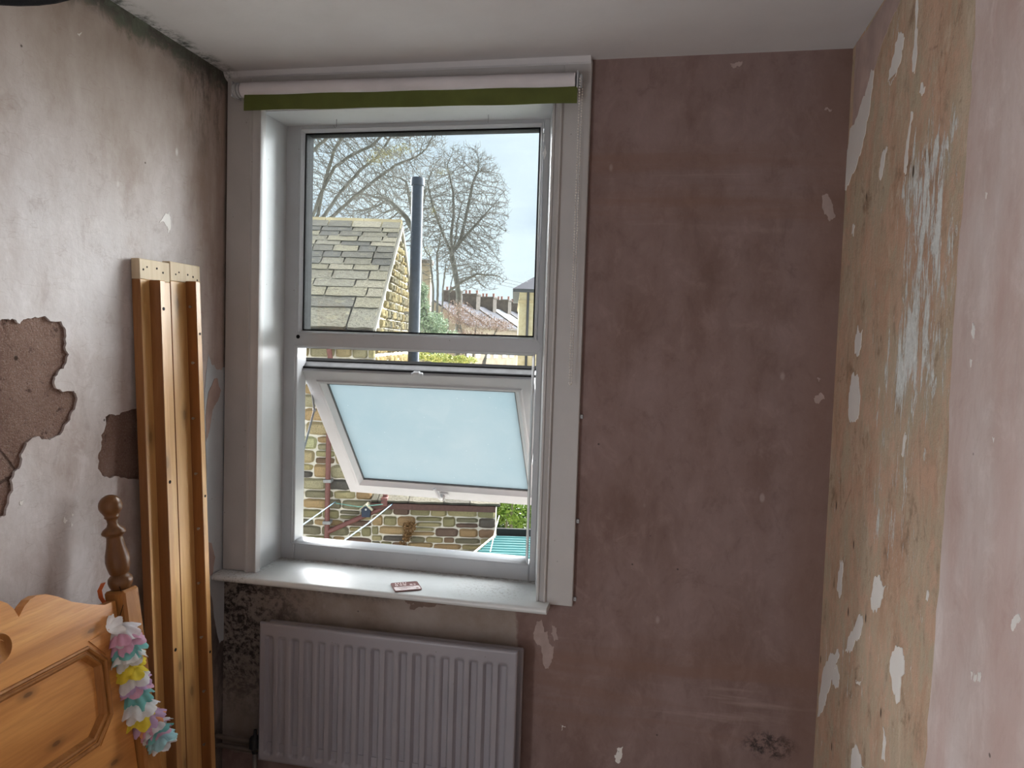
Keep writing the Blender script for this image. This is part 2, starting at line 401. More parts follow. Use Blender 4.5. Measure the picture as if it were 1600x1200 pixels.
def mat_glass():
    g = G('clear_glass'); t = g.n('BsdfTransparent'); t.inputs[0].default_value = (.95, .975, .975, 1)
    gl = g.n('BsdfGlossy'); gl.inputs['Roughness'].default_value = .03
    fr = g.n('Fresnel'); fr.inputs[0].default_value = 1.45
    mx = g.n('MixShader'); g.put(mx.inputs[0], fr.outputs[0]); g.put(mx.inputs[1], t.outputs[0]); g.put(mx.inputs[2], gl.outputs[0])
    # a thin film of dried drops and dust
    df = g.n('BsdfDiffuse'); df.inputs[0].default_value = (.8, .82, .82, 1)
    tl = g.n('BsdfTranslucent'); tl.inputs[0].default_value = (.8, .82, .82, 1); ad = g.n('MixShader'); ad.inputs[0].default_value = .6
    g.put(ad.inputs[1], df.outputs[0]); g.put(ad.inputs[2], tl.outputs[0])
    sp = g.math('MULTIPLY', g.ramp(g.vor(34), [(.05, 1), (.09, 0)]), g.ramp(g.noise(5, 4), [(.5, 0), (.62, .12)]))
    film = g.math('MAXIMUM', sp, g.ramp(g.noise(9, 5, .6), [(.45, .002), (.8, .008)]))
    m2 = g.n('MixShader'); g.put(m2.inputs[0], film); g.put(m2.inputs[1], mx.outputs[0]); g.put(m2.inputs[2], ad.outputs[0])
    g.t.links.new(m2.outputs[0], g.o.inputs[0]); return g.m

def mat_frosted():
    g = G('frosted_glass'); n = g.noise(3.2, 5, .6); sm = g.noise(11, 5, .65, g.coord((1, 1, 1)), 1.2)
    col = g.ramp(n, [(.3, (.205, .238, .248)), (.7, (.228, .252, .258))])
    col = g.mix(g.ramp(sm, [(.55, 0), (.75, .35)]), col, (.255, .272, .274))
    col = g.mix(g.ramp(g.vor(30), [(.04, .8), (.07, 0)]), col, (.34, .35, .34))
    tl = g.n('BsdfTranslucent'); g.put(tl.inputs[0], col)
    df = g.n('BsdfPrincipled'); g.put(df.inputs['Base Color'], col); df.inputs['Roughness'].default_value = .35
    mx = g.n('MixShader'); mx.inputs[0].default_value = .88; g.put(mx.inputs[1], df.outputs[0]); g.put(mx.inputs[2], tl.outputs[0])
    g.t.links.new(mx.outputs[0], g.o.inputs[0]); return g.m

def mat_stone(name, cols, sc=14, bump=.8, dark=.5):
    """sandstone: hue picked per stone by the object's own random number"""
    g = G(name); oi = g.n('ObjectInfo').outputs['Random']
    n = g.noise(sc, 7, .7); n2 = g.noise(sc*.3, 4, .6); st = len(cols)
    x = g.n('ValToRGB'); x.color_ramp.interpolation = 'CONSTANT'; e = x.color_ramp.elements; g.put(x.inputs[0], oi)
    while len(e) < st: e.new(.5)
    for i, c in enumerate(cols): e[i].position = i/st; e[i].color = (*c, 1)
    col = g.mix(g.ramp(n, [(.36, dark), (.52, 0)]), x.outputs[0], (.075, .06, .045))
    col = g.mix(g.ramp(n2, [(.55, 0), (.75, .4)]), col, (.42, .36, .22))
    return g.done(col, .95, g.bump(n, bump, .03), spec=.1)

def mat_world_mottle(name, c0, c1, c2, sc=4, rough=.9, bump=.4):
    g = G(name); n = g.noise(sc, 7, .7); return g.done(g.ramp(n, [(.3, c0), (.5, c1), (.7, c2)]), rough, g.bump(n, bump, .02), spec=.1)

M = {}
M['back'] = mat_wall_back(); M['left'] = mat_wall_left(); M['under'] = mat_undercoat()
M['rough'] = mat_right_rough(); M['smooth'] = mat_right_smooth(); M['ceil'] = mat_ceiling()
M['arch'] = mat_gloss_paint('architrave_paint', (.46, .445, .435)); M['upvc'] = mat_gloss_paint('white_upvc', (.44, .45, .465), .15, .3)
M['reveal'] = mat_gloss_paint('reveal_paint', (.52, .535, .54), .3); M['sill'] = mat_sill()
M['glass'] = mat_glass(); M['frost'] = mat_frosted()
M['seal'] = plain('black_rubber_seal', (.006, .006, .006), .8, spec=.08)
M['steel'] = plain('dull_steel', (.28, .28, .28), .4, .9)
M['flake'] = mat_gloss_paint('old_white_paint_flake', (.74, .70, .66), .5, .6)
M['bluepaint'] = mat_gloss_paint('old_pale_blue_paint', (.50, .53, .56), .5, .5)
M['pinkfl'] = plain('pink_skim_remnant', (.42, .31, .275), .8, var=.18, sc=12)
M['rad'] = mat_gloss_paint('radiator_enamel', (.29, .275, .30), .12, .35)

# ------------------------------------------------------------------ room shell
XL, XR, ZC, YB = -1.3987, .4831, 2.3347, -3.5
def jag(poly, amp, rep=2, seed=1, vert=1.0):
    """roughen an outline of 2D points by midpoint displacement"""
    r = random.Random(seed)
    for k in range(rep):
        out = []
        for i, p in enumerate(poly):
            q = poly[(i+1) % len(poly)]; L = max(1e-6, math.dist(p, q))
            out.append(p); out.append(((p[0]+q[0])/2 + r.uniform(-1, 1)*amp*min(1, L/amp/5), (p[1]+q[1])/2 + r.uniform(-1, 1)*amp*vert*min(1, L/amp/5)))
        poly = out; amp *= .6
    return poly

def slab(name, box, mat, label, cat='wall'):
    return tag(MB().box(*box).build(name, mat), label, cat, kind='structure')
# window opening in the back wall
OX0, OX1, OZ0, OZ1 = -1.285, -.335, .70, 2.225
b = MB(); T = .32
b.box(XL-.1, OX0, 0, .225, -.02, ZC+.1).box(OX1, XR+.1, 0, .225, -.02, ZC+.1).box(OX0, OX1, 0, .225, -.02, OZ0).box(OX0, OX1, 0, .225, OZ1, ZC+.1)
b.box(XL-.4, OX0-.10, .225, T, -.02, ZC+.1).box(OX1+.10, XR+.4, .225, T, -.02, ZC+.1).box(OX0-.10, OX1+.10, .225, T, -.02, OZ0-.02).box(OX0-.10, OX1+.10, .225, T, OZ1+.08, ZC+.1)
wall_back = tag(b.build('wall_back', M['back']), 'dull pinkish brown bare plaster wall that holds the window', 'wall', kind='structure')
floor = slab('floor', (XL-.1, XR+.1, YB-.1, T, -.12, 0), mat_wood('floor_boards', (.34, .27, .20), (.42, .34, .26), (.50, .42, .33), 'y', .3, .6), 'pale dusty wooden floor of the room', 'floor')
ceiling = slab('ceiling', (XL-.1, XR+.1, YB-.1, 0, ZC, ZC+.1), M['ceil'], 'flat white painted ceiling with mould at its left edge', 'ceiling')
slab('wall_front', (XL-.1, XR+.1, YB-.1, YB, 0, ZC), M['left'], 'plaster wall behind the viewer')

dm = MB().bbox(XL, XL+.03, -3.24, -3.15, 0, 2.04, .003).bbox(XL, XL+.03, -2.35, -2.26, 0, 2.04, .003).bbox(XL, XL+.03, -3.24, -2.26, 1.98, 2.07, .003)  # made-up surround for the fill light; the wall has no opening here
tag(dm.build('fill_light_frame_1', M['arch']), 'white frame added around the fill light behind the viewer', 'fill_light_frame', kind='structure')
# left wall: brown render behind, a skin of pale plaster with two bare patches
wall_left = slab('wall_left', (XL-.1, XL-.006, YB, 0, 0, ZC), M['under'], 'bare plaster wall on the left with brown patches where plaster fell off')
H1 = [(0,501),(16,500),(31,506),(38,499),(55,495),(73,496),(96,502),(103,515),(104,537),(108,554),(104,567),(92,580),(86,589),(85,596),(90,608),(110,611),(118,614),(121,622),(117,640),(110,656),(99,673),(84,684),(73,687),(62,682),(48,687),(40,699),(33,713),(32,730),(23,737),(18,750),(15,776),(9,805),(0,809),(-30,822),(-75,800),(-110,740),(-120,640),(-90,560),(-45,515)]
H2 = [(165,651),(174,647),(187,648),(200,642),(222,640),(226,700),(221,750),(194,746),(176,746),(160,743),(153,732),(153,713),(158,691),(163,673)]
holes = [jag([(lambda p: (p.y, p.z))(hit(0, XL, *q)) for q in H], .007, 2, 5+i) for i, H in enumerate((H1, H2))]
outer = [(YB, 0), (0, 0), (0, ZC), (YB, ZC)]
allp = outer + holes[0] + holes[1]
tri = tessellate_polygon([[Vector((p[0], p[1], 0)) for p in q] for q in (outer, holes[0], holes[1])])
mb = MB(); n = len(allp)
mb.add([(XL, p[0], p[1]) for p in allp] + [(XL-.0065, p[0], p[1]) for p in allp], [tuple(t) for t in tri])
o0 = 4
for H in holes:
    k = len(H)
    mb.f += [(o0+i, o0+(i+1) % k, o0+(i+1) % k+n, o0+i+n) for i in range(k)]; o0 += k
tag(mb.build('plaster_skin', M['left'], wall_left), 'pale pinkish grey plaster skin with ragged holes')

# right wall: scraped old surface near the corner, smooth pink skim further out
wall_right = slab('wall_right', (XR, XR+.1, YB, 0, 0, ZC), M['rough'], 'scraped brown wall on the right with streaks of old white paint')
edge = [(-.85 + .006*math.sin(z*9) + random.uniform(-.005, .005), z) for z in np.linspace(0, ZC, 60)]
mb = MB(); mb.prism([(YB, 0)] + edge + [(YB, ZC)], lambda p, q, d: (XR-d, p, q), -.002, .0045)
tag(mb.build('plaster_skin', M['smooth'], wall_right), 'smooth pale pink plaster skim nearest the viewer')

def patches(lst, ax, val, sign, mat, parent, name='paint_patch', amp=.006, th=.0012, seed=0):
    oth = [i for i in range(3) if i != ax]
    for i, P in enumerate(lst):
        pts = []
        for q in P:
            w_ = hit(ax, val, *q); pts.append((w_[oth[0]], w_[oth[1]]))
        pts = jag(pts, amp, 3, seed+i, 1.9)
        def fn(p, q, d):
            r = [0, 0, 0]; r[ax] = val+sign*d; r[oth[0]] = p; r[oth[1]] = q; return tuple(r)
        MB().prism(pts, fn, -.001, th).build(name, mat, parent)
# pink skim remnant by the ceiling, then flakes of old paint on the right wall
patches([[(1338,70),(1342,64),(1383,2),(1412,-10),(1398,20),(1378,70),(1366,110),(1352,150),(1340,200),(1330,250)]], 0, XR, -1, M['pinkfl'], wall_right, 'skim_remnant', .004, .0010)
FL = [[(1366,110),(1363,140),(1358,180),(1352,210),(1342,245),(1326,290),(1322,298),(1321,270),(1324,240),(1328,205),(1338,185),(1352,150),(1360,118)],
      [(1410,52),(1414,58),(1408,95),(1400,118),(1391,134),(1388,128),(1390,110),(1398,85),(1401,65)],
      [(1432,0),(1435,0),(1433,60),(1429,115),(1426,112),(1430,50)],
      [(1424,175),(1427,176),(1420,225),(1416,272),(1413,270),(1417,222)],
      [(1386,228),(1387,235),(1381,262),(1376,282),(1374,276),(1377,250)],
      [(1341,508),(1348,515),(1346,540),(1342,555),(1336,552),(1337,530)],
      [(1332,585),(1342,590),(1344,625),(1341,655),(1333,660),(1326,648),(1327,615)],
      [(1365,912),(1376,906),(1385,915),(1380,935),(1372,948),(1365,958),(1361,935)],
      [(1347,962),(1349,975),(1341,998),(1328,1020),(1321,1018),(1326,995),(1338,972)],
      [(1308,1015),(1312,1022),(1305,1045),(1312,1060),(1308,1072),(1300,1060),(1292,1085),(1286,1110),(1277,1120),(1280,1090),(1286,1050),(1296,1025)],
      [(1395,1018),(1408,1012),(1413,1025),(1412,1055),(1407,1082),(1402,1100),(1396,1080),(1391,1050)],
      [(1313,875),(1318,880),(1316,915),(1313,932),(1308,920),(1310,895)],
      [(1415,675),(1417,680),(1412,712),(1409,710)],
      [(1332,1170),(1345,1178),(1352,1200),(1330,1200)],
      [(1380,1135),(1383,1150),(1383,1190),(1378,1185)],
      [(1449,922),(1452,928),(1450,940),(1447,936)],
      [(1338,1062),(1346,1066),(1342,1070)],[(1333,350),(1336,352),(1334,370),(1331,366)],
      [(1440,130),(1446,135),(1441,150),(1437,145)]]
patches(FL, 0, XR, -1, M['flake'], wall_right, 'paint_flake', .008, seed=10)
patches([[(1582,968),(1593,960),(1596,968),(1586,982),(1581,983)],[(1518,1048),(1520,1050),(1518,1062)],[(1523,1052),(1526,1054),(1524,1066),(1522,1064)],[(1529,1050),(1533,1052),(1531,1066),(1528,1064)],
         [(1540,300),(1543,302),(1541,311)],[(1520,505),(1523,510),(1522,530),(1518,520)],[(1551,683),(1554,684),(1553,692)],[(1516,560),(1519,562),(1517,574)]], 0, XR-.0045, -1, M['flake'], wall_right, 'paint_flake', .002, .0008, seed=40)
# window wall flakes and smears
patches([[(1284,306),(1294,304),(1300,318),(1305,340),(1296,346),(1288,335)],[(1140,100),(1160,96),(1158,102),(1146,107)],[(1290,168),(1300,170),(1297,175),(1288,172)],
         [(1274,618),(1284,614),(1288,624),(1280,630),(1273,628)],[(1276,590),(1284,592),(1280,597)],[(838,972),(846,968),(850,990),(856,985),(858,1005),(866,1010),(862,1030),(857,1045),(850,1040),(846,1015),(838,1005),(833,990)],[(862,975),(870,980),(872,1000),(866,1002),(861,990)]], 1, 0, -1, plain('dull_skim_smear', (.36, .275, .25), .8), wall_back, 'skim_smear', .004, seed=60)
patches([[(966,1168),(973,1166),(972,1182),(962,1190),(960,1180)],[(876,1132),(884,1136),(878,1142)]],
        1, 0, -1, M['flake'], wall_back, 'paint_flake', .005, seed=70)
patches([[(630,934),(668,932),(706,938),(700,944),(665,948),(640,952),(648,944)]], 1, 0, -1, plain('bare_brown_scrape', (.19, .135, .11), .85), wall_back, 'scrape_mark', .006, seed=75)
# pale blue paint on the left wall by the corner, with an islet of pink plaster
patches([[(326,553),(331,570),(337,576),(346,579),(354,570),(359,560),(352,800),(350,1000),(343,1005),(334,960),(326,905),(322,800),(321,700),(319,610)]], 0, XL, 1, M['bluepaint'], wall_left, 'paint_patch', .004, .0010, seed=80)
patches([[(333,596),(340,592),(345,610),(339,628),(332,640),(328,668),(322,690),(321,650),(325,615)],[(321,850),(330,848),(336,870),(332,900),(323,905)]], 0, XL+.0011, 1, M['pinkfl'], wall_left, 'skim_remnant', .003, .0008, seed=84)
patches([[(258,333),(264,330),(266,358),(262,364),(259,352),(248,348)]], 0, XL, 1, M['flake'], wall_left, 'paint_flake', .004, .0010, seed=88)
patches([[(100,806),(105,812),(102,818),(98,815)],[(110,800),(115,803),(112,808)],[(110,816),(114,820),(111,824)],[(31,783),(36,781),(34,790),(30,788)],[(120,52),(128,50),(124,57)]], 0, XL, 1, M['flake'], wall_left, 'paint_flake', .0015, .0008, seed=90)
# rolled lip of plaster where the ceiling meets the window head
mb = MB(); prof = [(0, ZC-.022), (-.012, ZC-.022), (-.026, ZC-.014), (-.036, ZC+.001), (0, ZC+.001)]
mb.prism(prof, lambda p, q, d: (d, p, q), XL, -.229)
tag(mb.build('trim_1', M['ceil']), 'uneven lip of painted plaster between ceiling and window head', 'trim', kind='structure')

# ------------------------------------------------------------------ window
win = thing('window_1', (-.81, .19, .70), 'white framed window with clear upper pane and open frosted lower casement', 'window', kind='structure')
FY0, FY1 = .1586, .228
GX0, GX1, UZ0, UZ1, LZ0, LZ1, LX0, LX1 = -1.2177, -.4038, 1.5234, 2.1952, .7867, 1.4624, -1.2300, -.4068
def ring(mb, x0, x1, z0, z1, w_, prof):
    """mitred frame ring; prof list of (inset, y)"""
    n = len(prof)
    for i, (ins, y) in enumerate(prof): mb.v += [(x0+ins, y, z0+ins), (x1-ins, y, z0+ins), (x1-ins, y, z1-ins), (x0+ins, y, z1-ins)]
    base = len(mb.v)-4*n
    for i in range(n-1):
        for k in range(4): mb.f.append((base+4*i+k, base+4*i+(k+1) % 4, base+4*(i+1)+(k+1) % 4, base+4*(i+1)+k))
    return mb
# outer frame: four members with chamfered faces
fm = MB()
fm.bbox(OX0+.003, GX0-.012, FY0, FY1, .7108, OZ1-.003, .003); fm.build('frame_jamb', M['upvc'], win)
MB().bbox(GX1+.012, -.370, FY0, FY1, .7108, OZ1-.003, .003).build('frame_jamb', M['upvc'], win)
MB().bbox(GX0-.012, GX1+.012, FY0, FY1, UZ1+.010, OZ1-.003, .003).build('frame_head', M['upvc'], win)
MB().bbox(GX0-.012, GX1+.012, FY0, FY1, .7108, LZ0-.010, .004).build('frame_sill', M['upvc'], win)
# transom with pointed mitre ends, its middle face proud
tr = MB(); zm = (UZ0+LZ1)/2
tr.prism([(GX0-.030, zm), (GX0-.012, LZ1+.006), (GX1+.012, LZ1+.006), (GX1+.030, zm), (GX1+.012, UZ0-.006), (GX0-.012, UZ0-.006)], lambda p, q, d: (p, d, q), FY0-.0025, FY1-.002)
tran = tr.build('transom', M['upvc'], win)
hp = hit(1, FY0-.0035, 466, 526)
MB().lathe([(0.0001, 0), (.006, 0), (.007, .0015), (.0001, .0015)], Matrix.Translation(hp) @ Matrix.Rotation(math.pi/2, 4, 'X') , 12).build('broken_hole', M['seal'], tran)
def bead(x0, x1, z0, z1, nm):
    m_ = MB(); ring(m_, x0-.012, x1+.012, z0-.012, z1+.012, 0, [(0, FY0-.003), (.004, FY0-.004), (.009, FY0+.004), (.012, FY0+.012), (.012, FY1-.01)])
    m_.build('glazing_bead', M['upvc'], win, 40)
bead(GX0, GX1, UZ0, UZ1, 'u'); bead(LX0, LX1, LZ0, LZ1, 'l')
m_ = MB(); ring(m_, GX0, GX1, UZ0, UZ1, 0, [(-.002, FY0+.013), (.0045, FY0+.013), (.0045, FY0+.020)]); m_.build('gasket', M['seal'], win)
m_ = MB(); ring(m_, GX0, GX1, UZ0, UZ1, 0, [(-.0005, FY0+.026), (.0010, FY0+.028), (.0010, FY1+.003), (-.006, FY1+.003)]); m_.build('gasket', M['seal'], win)
MB().box(GX0-.008, GX1+.008, FY0+.020, FY0+.026, UZ0-.008, UZ1+.008).build('upper_pane', M['glass'], win)
# lining boards of the recess
MB().prism([(OX0-.004, 0), (OX0+.003, 0), (OX0+.006, FY0+.004), (OX0-.004, FY0+.004)], lambda p, q, d: (p, q, d), .722, OZ1).build('reveal_board', M['reveal'], win)
MB().prism([(OX1+.004, 0), (OX1-.003, 0), (-.372, FY0+.004), (OX1+.004, FY0+.004)], lambda p, q, d: (p, q, d), .722, OZ1).build('reveal_board', M['reveal'], win)
MB().box(OX0, OX1, 0, FY0+.004, OZ1-.008, OZ1).build('head_board', M['reveal'], win)
MB().box(OX0-.098, OX1+.098, FY1, T+.04, OZ0-.018, .705).build('outer_sill', plain('outer_stone_sill', (.30, .27, .2), .9), win)
# inner sill with a rounded nose
nose = [(.16, .697), (.16, .7235), (-.070, .7225), (-.0765, .7195), (-.079, .712), (-.0765, .7045), (-.070, .7015), (0, .700)]
MB().prism(nose, lambda p, q, d: (d, p, q), XL+.004, -.2965).build('window_sill', M['sill'], win, 50)
# architraves: flat board plus raised moulding with two beads
AY = -.020
def arch_v(xs, flat, z0, z1, zin):
    """flat: x range of flat board; xs: x range of moulding band"""
    m_ = MB().bbox(flat[0], flat[1], AY, .002, z0, z1, .002); o = m_.build('architrave', M['arch'], win)
    a, b_ = xs; s = 1 if b_ > a else -1; wd = abs(b_-a)
    pr = [(a, 0), (a, AY-.003), (a+s*.004, AY-.010), (a+s*.009, AY-.010), (a+s*.013, AY-.004), (b_-s*.010, AY+.000), (b_-s*.008, AY-.006), (b_-s*.002, AY-.006), (b_, AY), (b_, 0)]
    MB().prism(pr, lambda p, q, d: (p, q, d), zin, z1-.10).build('moulding', M['arch'], o, 40)
arch_v((-1.311, -1.268), (XL+.006, -1.309), .7235, ZC-.006, .7235)
arch_v((-.305, -.338), (-.307, -.2265), .7150, ZC-.006, .7235)
o = MB().bbox(-1.309, -.307, AY, .002, OZ1+.012, ZC-.006, .002).build('architrave', M['arch'], win)
MB().bbox(-1.30, -.31, AY-.008, .0, OZ1-.006, OZ1+.022, .003).build('moulding', M['arch'], o)
# dark strip painting in the shadow of the gap left of the window boarding
MB().box(XL, XL+.007, -.006, 0, .72, ZC-.01).build('gap_shadow_strip', plain('painted_gap_shadow', (.05, .045, .04), .9), win)

# casement, hung at the top and pushed out at the bottom
d_ = Vector((0, .644-.198, .867-1.385)); SL = d_.length; d_.normalize(); nrm = Vector((0, -d_.z, d_.y)); nrm = nrm if nrm.y > 0 else -nrm
SX0, SX1 = -1.2335, -.4035
SM = Matrix(((1, 0, 0, SX0), (0, d_.y, nrm.y, .198), (0, d_.z, nrm.z, 1.385), (0, 0, 0, 1)))   # local: x along width, y down the sash, z outwards
SW = SX1-SX0; ST = .058; FWD = .072
cas = thing_part = MB()
# sash frame as mitred profile: inner face, bead, rebate
prof = [(0, ST), (0, 0), (.002, -.002), (.044, -.002), (.048, -.006), (.056, -.006), (.064, .004), (FWD, .010), (FWD, ST-.012), (.05, ST), (0, ST)]
mb = MB(); n = len(prof)
for ins, z in prof: mb.v += [(ins, ins, z), (SW-ins, ins, z), (SW-ins, SL-ins, z), (ins, SL-ins, z)]
for i in range(n-1):
    for k in range(4): mb.f.append((4*i+k, 4*i+(k+1) % 4, 4*(i+1)+(k+1) % 4, 4*(i+1)+k))
casement = mb.xf(SM).build('casement', M['upvc'], win, 30)
for (q0, q1) in ((.010, .016), (.046, .060)):
    MB().box(-.004, SW+.004, -.0055, .002, q0, q1).xf(SM).build('rubber_seal', M['seal'], casement)
MB().box(-.0055, .002, 0, SL, .046, .056).xf(SM).build('rubber_seal', M['seal'], casement)
MB().box(0.004, SW-.004, -.003, .001, .0165, .045).xf(SM).build('hinge_rail', plain('dark_metal_channel', (.030, .030, .032), .6, var=.5, sc=25), casement)  # dark strip along the sash's top edge
MB().box(FWD-.006, SW-FWD+.006, FWD-.006, SL-FWD+.006, .018, .024).xf(SM).build('frosted_pane', M['frost'], casement)
m_ = MB()
for (a, b_, c, e) in ((FWD, SW-FWD, FWD, FWD+.003), (FWD, SW-FWD, SL-FWD-.004, SL-FWD), (FWD, FWD+.003, FWD, SL-FWD), (SW-FWD-.003, SW-FWD, FWD, SL-FWD)): m_.box(a, b_, c, e, .010, .018)
m_.xf(SM).build('gasket', plain('grey_gasket', (.10, .10, .10), .7), casement)
# top catch and bottom lever handle
def loc_on_sash(u, v):
    d = ray(u, v); P0 = SM.translation; t = (P0-CAM).dot(nrm)/d.dot(nrm); return SM.inverted() @ (CAM + d*t)
p = loc_on_sash(650, 576)
MB().bbox(p.x-.020, p.x+.020, -.010, .006, -.008, .004, .003).bbox(p.x-.012, p.x+.012, -.016, .0, -.012, .004, .003).xf(SM).build('catch', M['upvc'], casement)
p = loc_on_sash(692, 770)
hd = MB().bbox(p.x-.010, p.x+.026, p.y-.012, p.y+.010, -.012, -.001, .003).xf(SM).build('handle_base', M['upvc'], casement, 40)
MB().tube([SM @ Vector(q) for q in ((p.x, p.y, -.006), (p.x-.002, p.y+.002, -.028), (p.x-.006, p.y-.020, -.034), (p.x-.014, p.y-.048, -.030), (p.x-.018, p.y-.060, -.028))], [.008, .009, .0075, .006, .005], 10).build('handle', M['upvc'], hd if False else casement, 50)
MB().tube([SM @ Vector(q) for q in ((p.x+.004, p.y, -.008), (p.x+.004, p.y+.012, -.022), (p.x+.006, p.y+.018, -.024))], [.007, .008, .006], 10).build('handle_pivot', M['steel'], casement, 50)
# friction stays at both sides
for sx, sg in ((SX0+.006, 1), (SX1-.006, -1)):
    A = Vector((sx-.004*sg, FY1-.01, 1.40)); Bm = Vector((sx-.004*sg, .30, 1.235)); Cc = Vector((sx-.004*sg, FY1-.005, 1.10)); Dd = Vector((sx, .262, 1.345))
    for P, Q in ((Dd, Bm), (Bm, Cc)):
        t = (Q-P).normalized(); nn = Vector((0, -t.z, t.y))*.006
        m_ = MB(); V = []
        for xx in (-.0012, .0012): V += [P+nn+Vector((xx,0,0)), P-nn+Vector((xx,0,0)), Q-nn+Vector((xx,0,0)), Q+nn+Vector((xx,0,0))]
        m_.add(V, [(0,1,2,3),(7,6,5,4),(0,1,5,4),(1,2,6,5),(2,3,7,6),(3,0,4,7)]); m_.build('stay_arm', M['steel'], casement)
    MB().tube([Bm-Vector((.005,0,0)), Bm+Vector((.005,0,0))], .005, 10).build('stay_rivet', M['steel'], casement)

# two bent wire hooks under the head board
for i, (u, v) in enumerate(((526, 184), (763, 182))):
    P = hit(1, .10, u, v); P.z = OZ1-.009
    pts = [P+Vector((0,0,.001)), P+Vector((0,0,-.022)), P+Vector((-.003,-.001,-.028)), P+Vector((-.010,-.002,-.018))] if i == 0 else [P+Vector((0,0,.001)), P+Vector((.0005,0,-.014)), P+Vector((0,-.002,-.024))]
    tag(MB().tube(pts, .0011, 6).build('wire_hook', M['steel']), ('bent wire hook with kicked up end under the window head, left one' if i == 0 else 'straight thin wire nail under the window head, right one'), 'hook', 'wire hooks under the window head')
# chipped spot on right jamb
patches([[(848,205),(851,210),(850,222),(848,218)],[(852,225),(854,240),(850,250),(848,240),(851,232)]], 1, FY0, -1, plain('bare_white_chip', (.8, .8, .78), .5), win, 'paint_chip', .001, .0015, seed=99)
# little cable clips on the outer edge of the right architrave
for i, (u, v, lab) in enumerate(((904, 651, 'topmost small white cable clip on the window board edge'), (899, 814, 'middle small white cable clip on the window board edge'), (896, 936, 'lowest small white cable clip, near the sill end'))):
    P = hit(1, -.006, u, v)
    t = thing('cable_clip', (-.2265+.004, 0, P.z), lab, 'clip', 'cable clips beside the window board')
    MB().bbox(-.2265, -.2165, -.008, 0, P.z-.006, P.z+.006, .0015).build('clip_body', M['upvc'], t)
    MB().tube([(-.2215, -.010, P.z), (-.2215, -.002, P.z)], .0018, 8).build('clip_nail', M['steel'], t)

# ------------------------------------------------------------------ roller blind
bl = thing('roller_blind', (-.78, -.05, 2.24), 'rolled up white roller blind with a green hem strip across the window head', 'blind')
RY, RZ, RR = -.052, 2.263, .0235
zl, zr = 2.268, 2.257
roll = MB(); pts = [(x, RY, zl+(zr-zl)*(x+1.335)/(1.08)) for x in np.linspace(-1.318, -.268, 14)]
roll.tube(pts, RR, 28); roll.build('fabric_roll', plain('white_blind_fabric', (.60, .57, .585), .75, sc=8, var=.08), bl, 40)
for x0, x1, r in ((-1.344, -1.340, .022), (-1.338, -1.332, .024), (-1.330, -1.322, .0215)): MB().tube([(x0, RY, zl), (x1, RY, zl)], r, 28).build('end_ring', M['upvc'], bl, 40)
MB().bbox(-1.348, -1.343, RY-.02, AY+.001, zl-.024, zl+.024, .002).build('bracket', M['upvc'], bl)
MB().bbox(-.264, -.258, RY-.02, AY+.001, zr-.024, zr+.024, .002).build('bracket', M['upvc'], bl)
m_ = MB(); NX = 40; zt = lambda x: zl-.0165+(zr-zl)*(x+1.303)/(1.04)
for j, (dz, yy) in enumerate(((.0, RY-.017), (-.017, RY-.0195), (-.035, RY-.0195), (-.0515, RY-.019))):
    for i in range(NX+1):
        x = -1.303 + (1.303-.2605)*i/NX; m_.v.append((x, yy+.0008*math.sin(x*14+j), zt(x)+dz+.0008*math.sin(x*23+j) - (0.004 if j == 0 else 0)))
for j in range(3):
    for i in range(NX): m_.f.append((j*(NX+1)+i, j*(NX+1)+i+1, (j+1)*(NX+1)+i+1, (j+1)*(NX+1)+i))
nv = len(m_.v); m_.v += [(x, y+.0015, z) for x, y, z in m_.v]; m_.f += [tuple(i+nv for i in reversed(f)) for f in m_.f]
m_.f += [(3*(NX+1)+i, 3*(NX+1)+i+1, 3*(NX+1)+i+1+nv, 3*(NX+1)+i+nv) for i in range(NX)]
tag(m_.build('hem_strip', plain('olive_green_blind_fabric', (.125, .145, .035), .8, sc=14, var=.12, trans=.25), bl, 40), 'olive green fabric strip hanging below the roll')
MB().tube([(-.256, RY, zr), (-.249, RY, zr)], .019, 24).build('chain_wheel', M['upvc'], bl, 40)
ch = MB(); ico = []
def bead_at(P, r=.0029):
    V = [P+Vector(q)*r for q in ((1,0,0),(-1,0,0),(0,1,0),(0,-1,0),(0,0,1),(0,0,-1))]
    ch.add(V, [(0,2,4),(2,1,4),(1,3,4),(3,0,4),(2,0,5),(1,2,5),(3,1,5),(0,3,5)])
zb = 1.392
for s in (-1, 1):
    for k in range(int((zr-zb)/.0078)):
        z = zr-k*.0078; f = min(1, (z-zb)/.5); bead_at(Vector((-.2525+s*.0014*(1-f)+s*.0015, RY-.001+s*(.017*f+.003), z)))
for k in range(8):
    a = math.pi*k/7; bead_at(Vector((-.2525+math.cos(a)*.003, RY-.001+math.cos(a)*.003, zb-math.sin(a)*.006)))
cd_ = MB(); cd_.v, cd_.f = ch.v, ch.f
for s in (-1, 1): cd_.tube([(-.2525+s*.0015, RY-.001+s*.02, zr), (-.2525+s*.0018, RY+s*.015, 1.9), (-.2525+s*.0029, RY-.001+s*.003, zb)], .0005, 4)
tag(cd_.build('bead_chain', plain('ivory_plastic_beads', (.80, .76, .72), .4), bl, True), None, None, None, 'stuff')

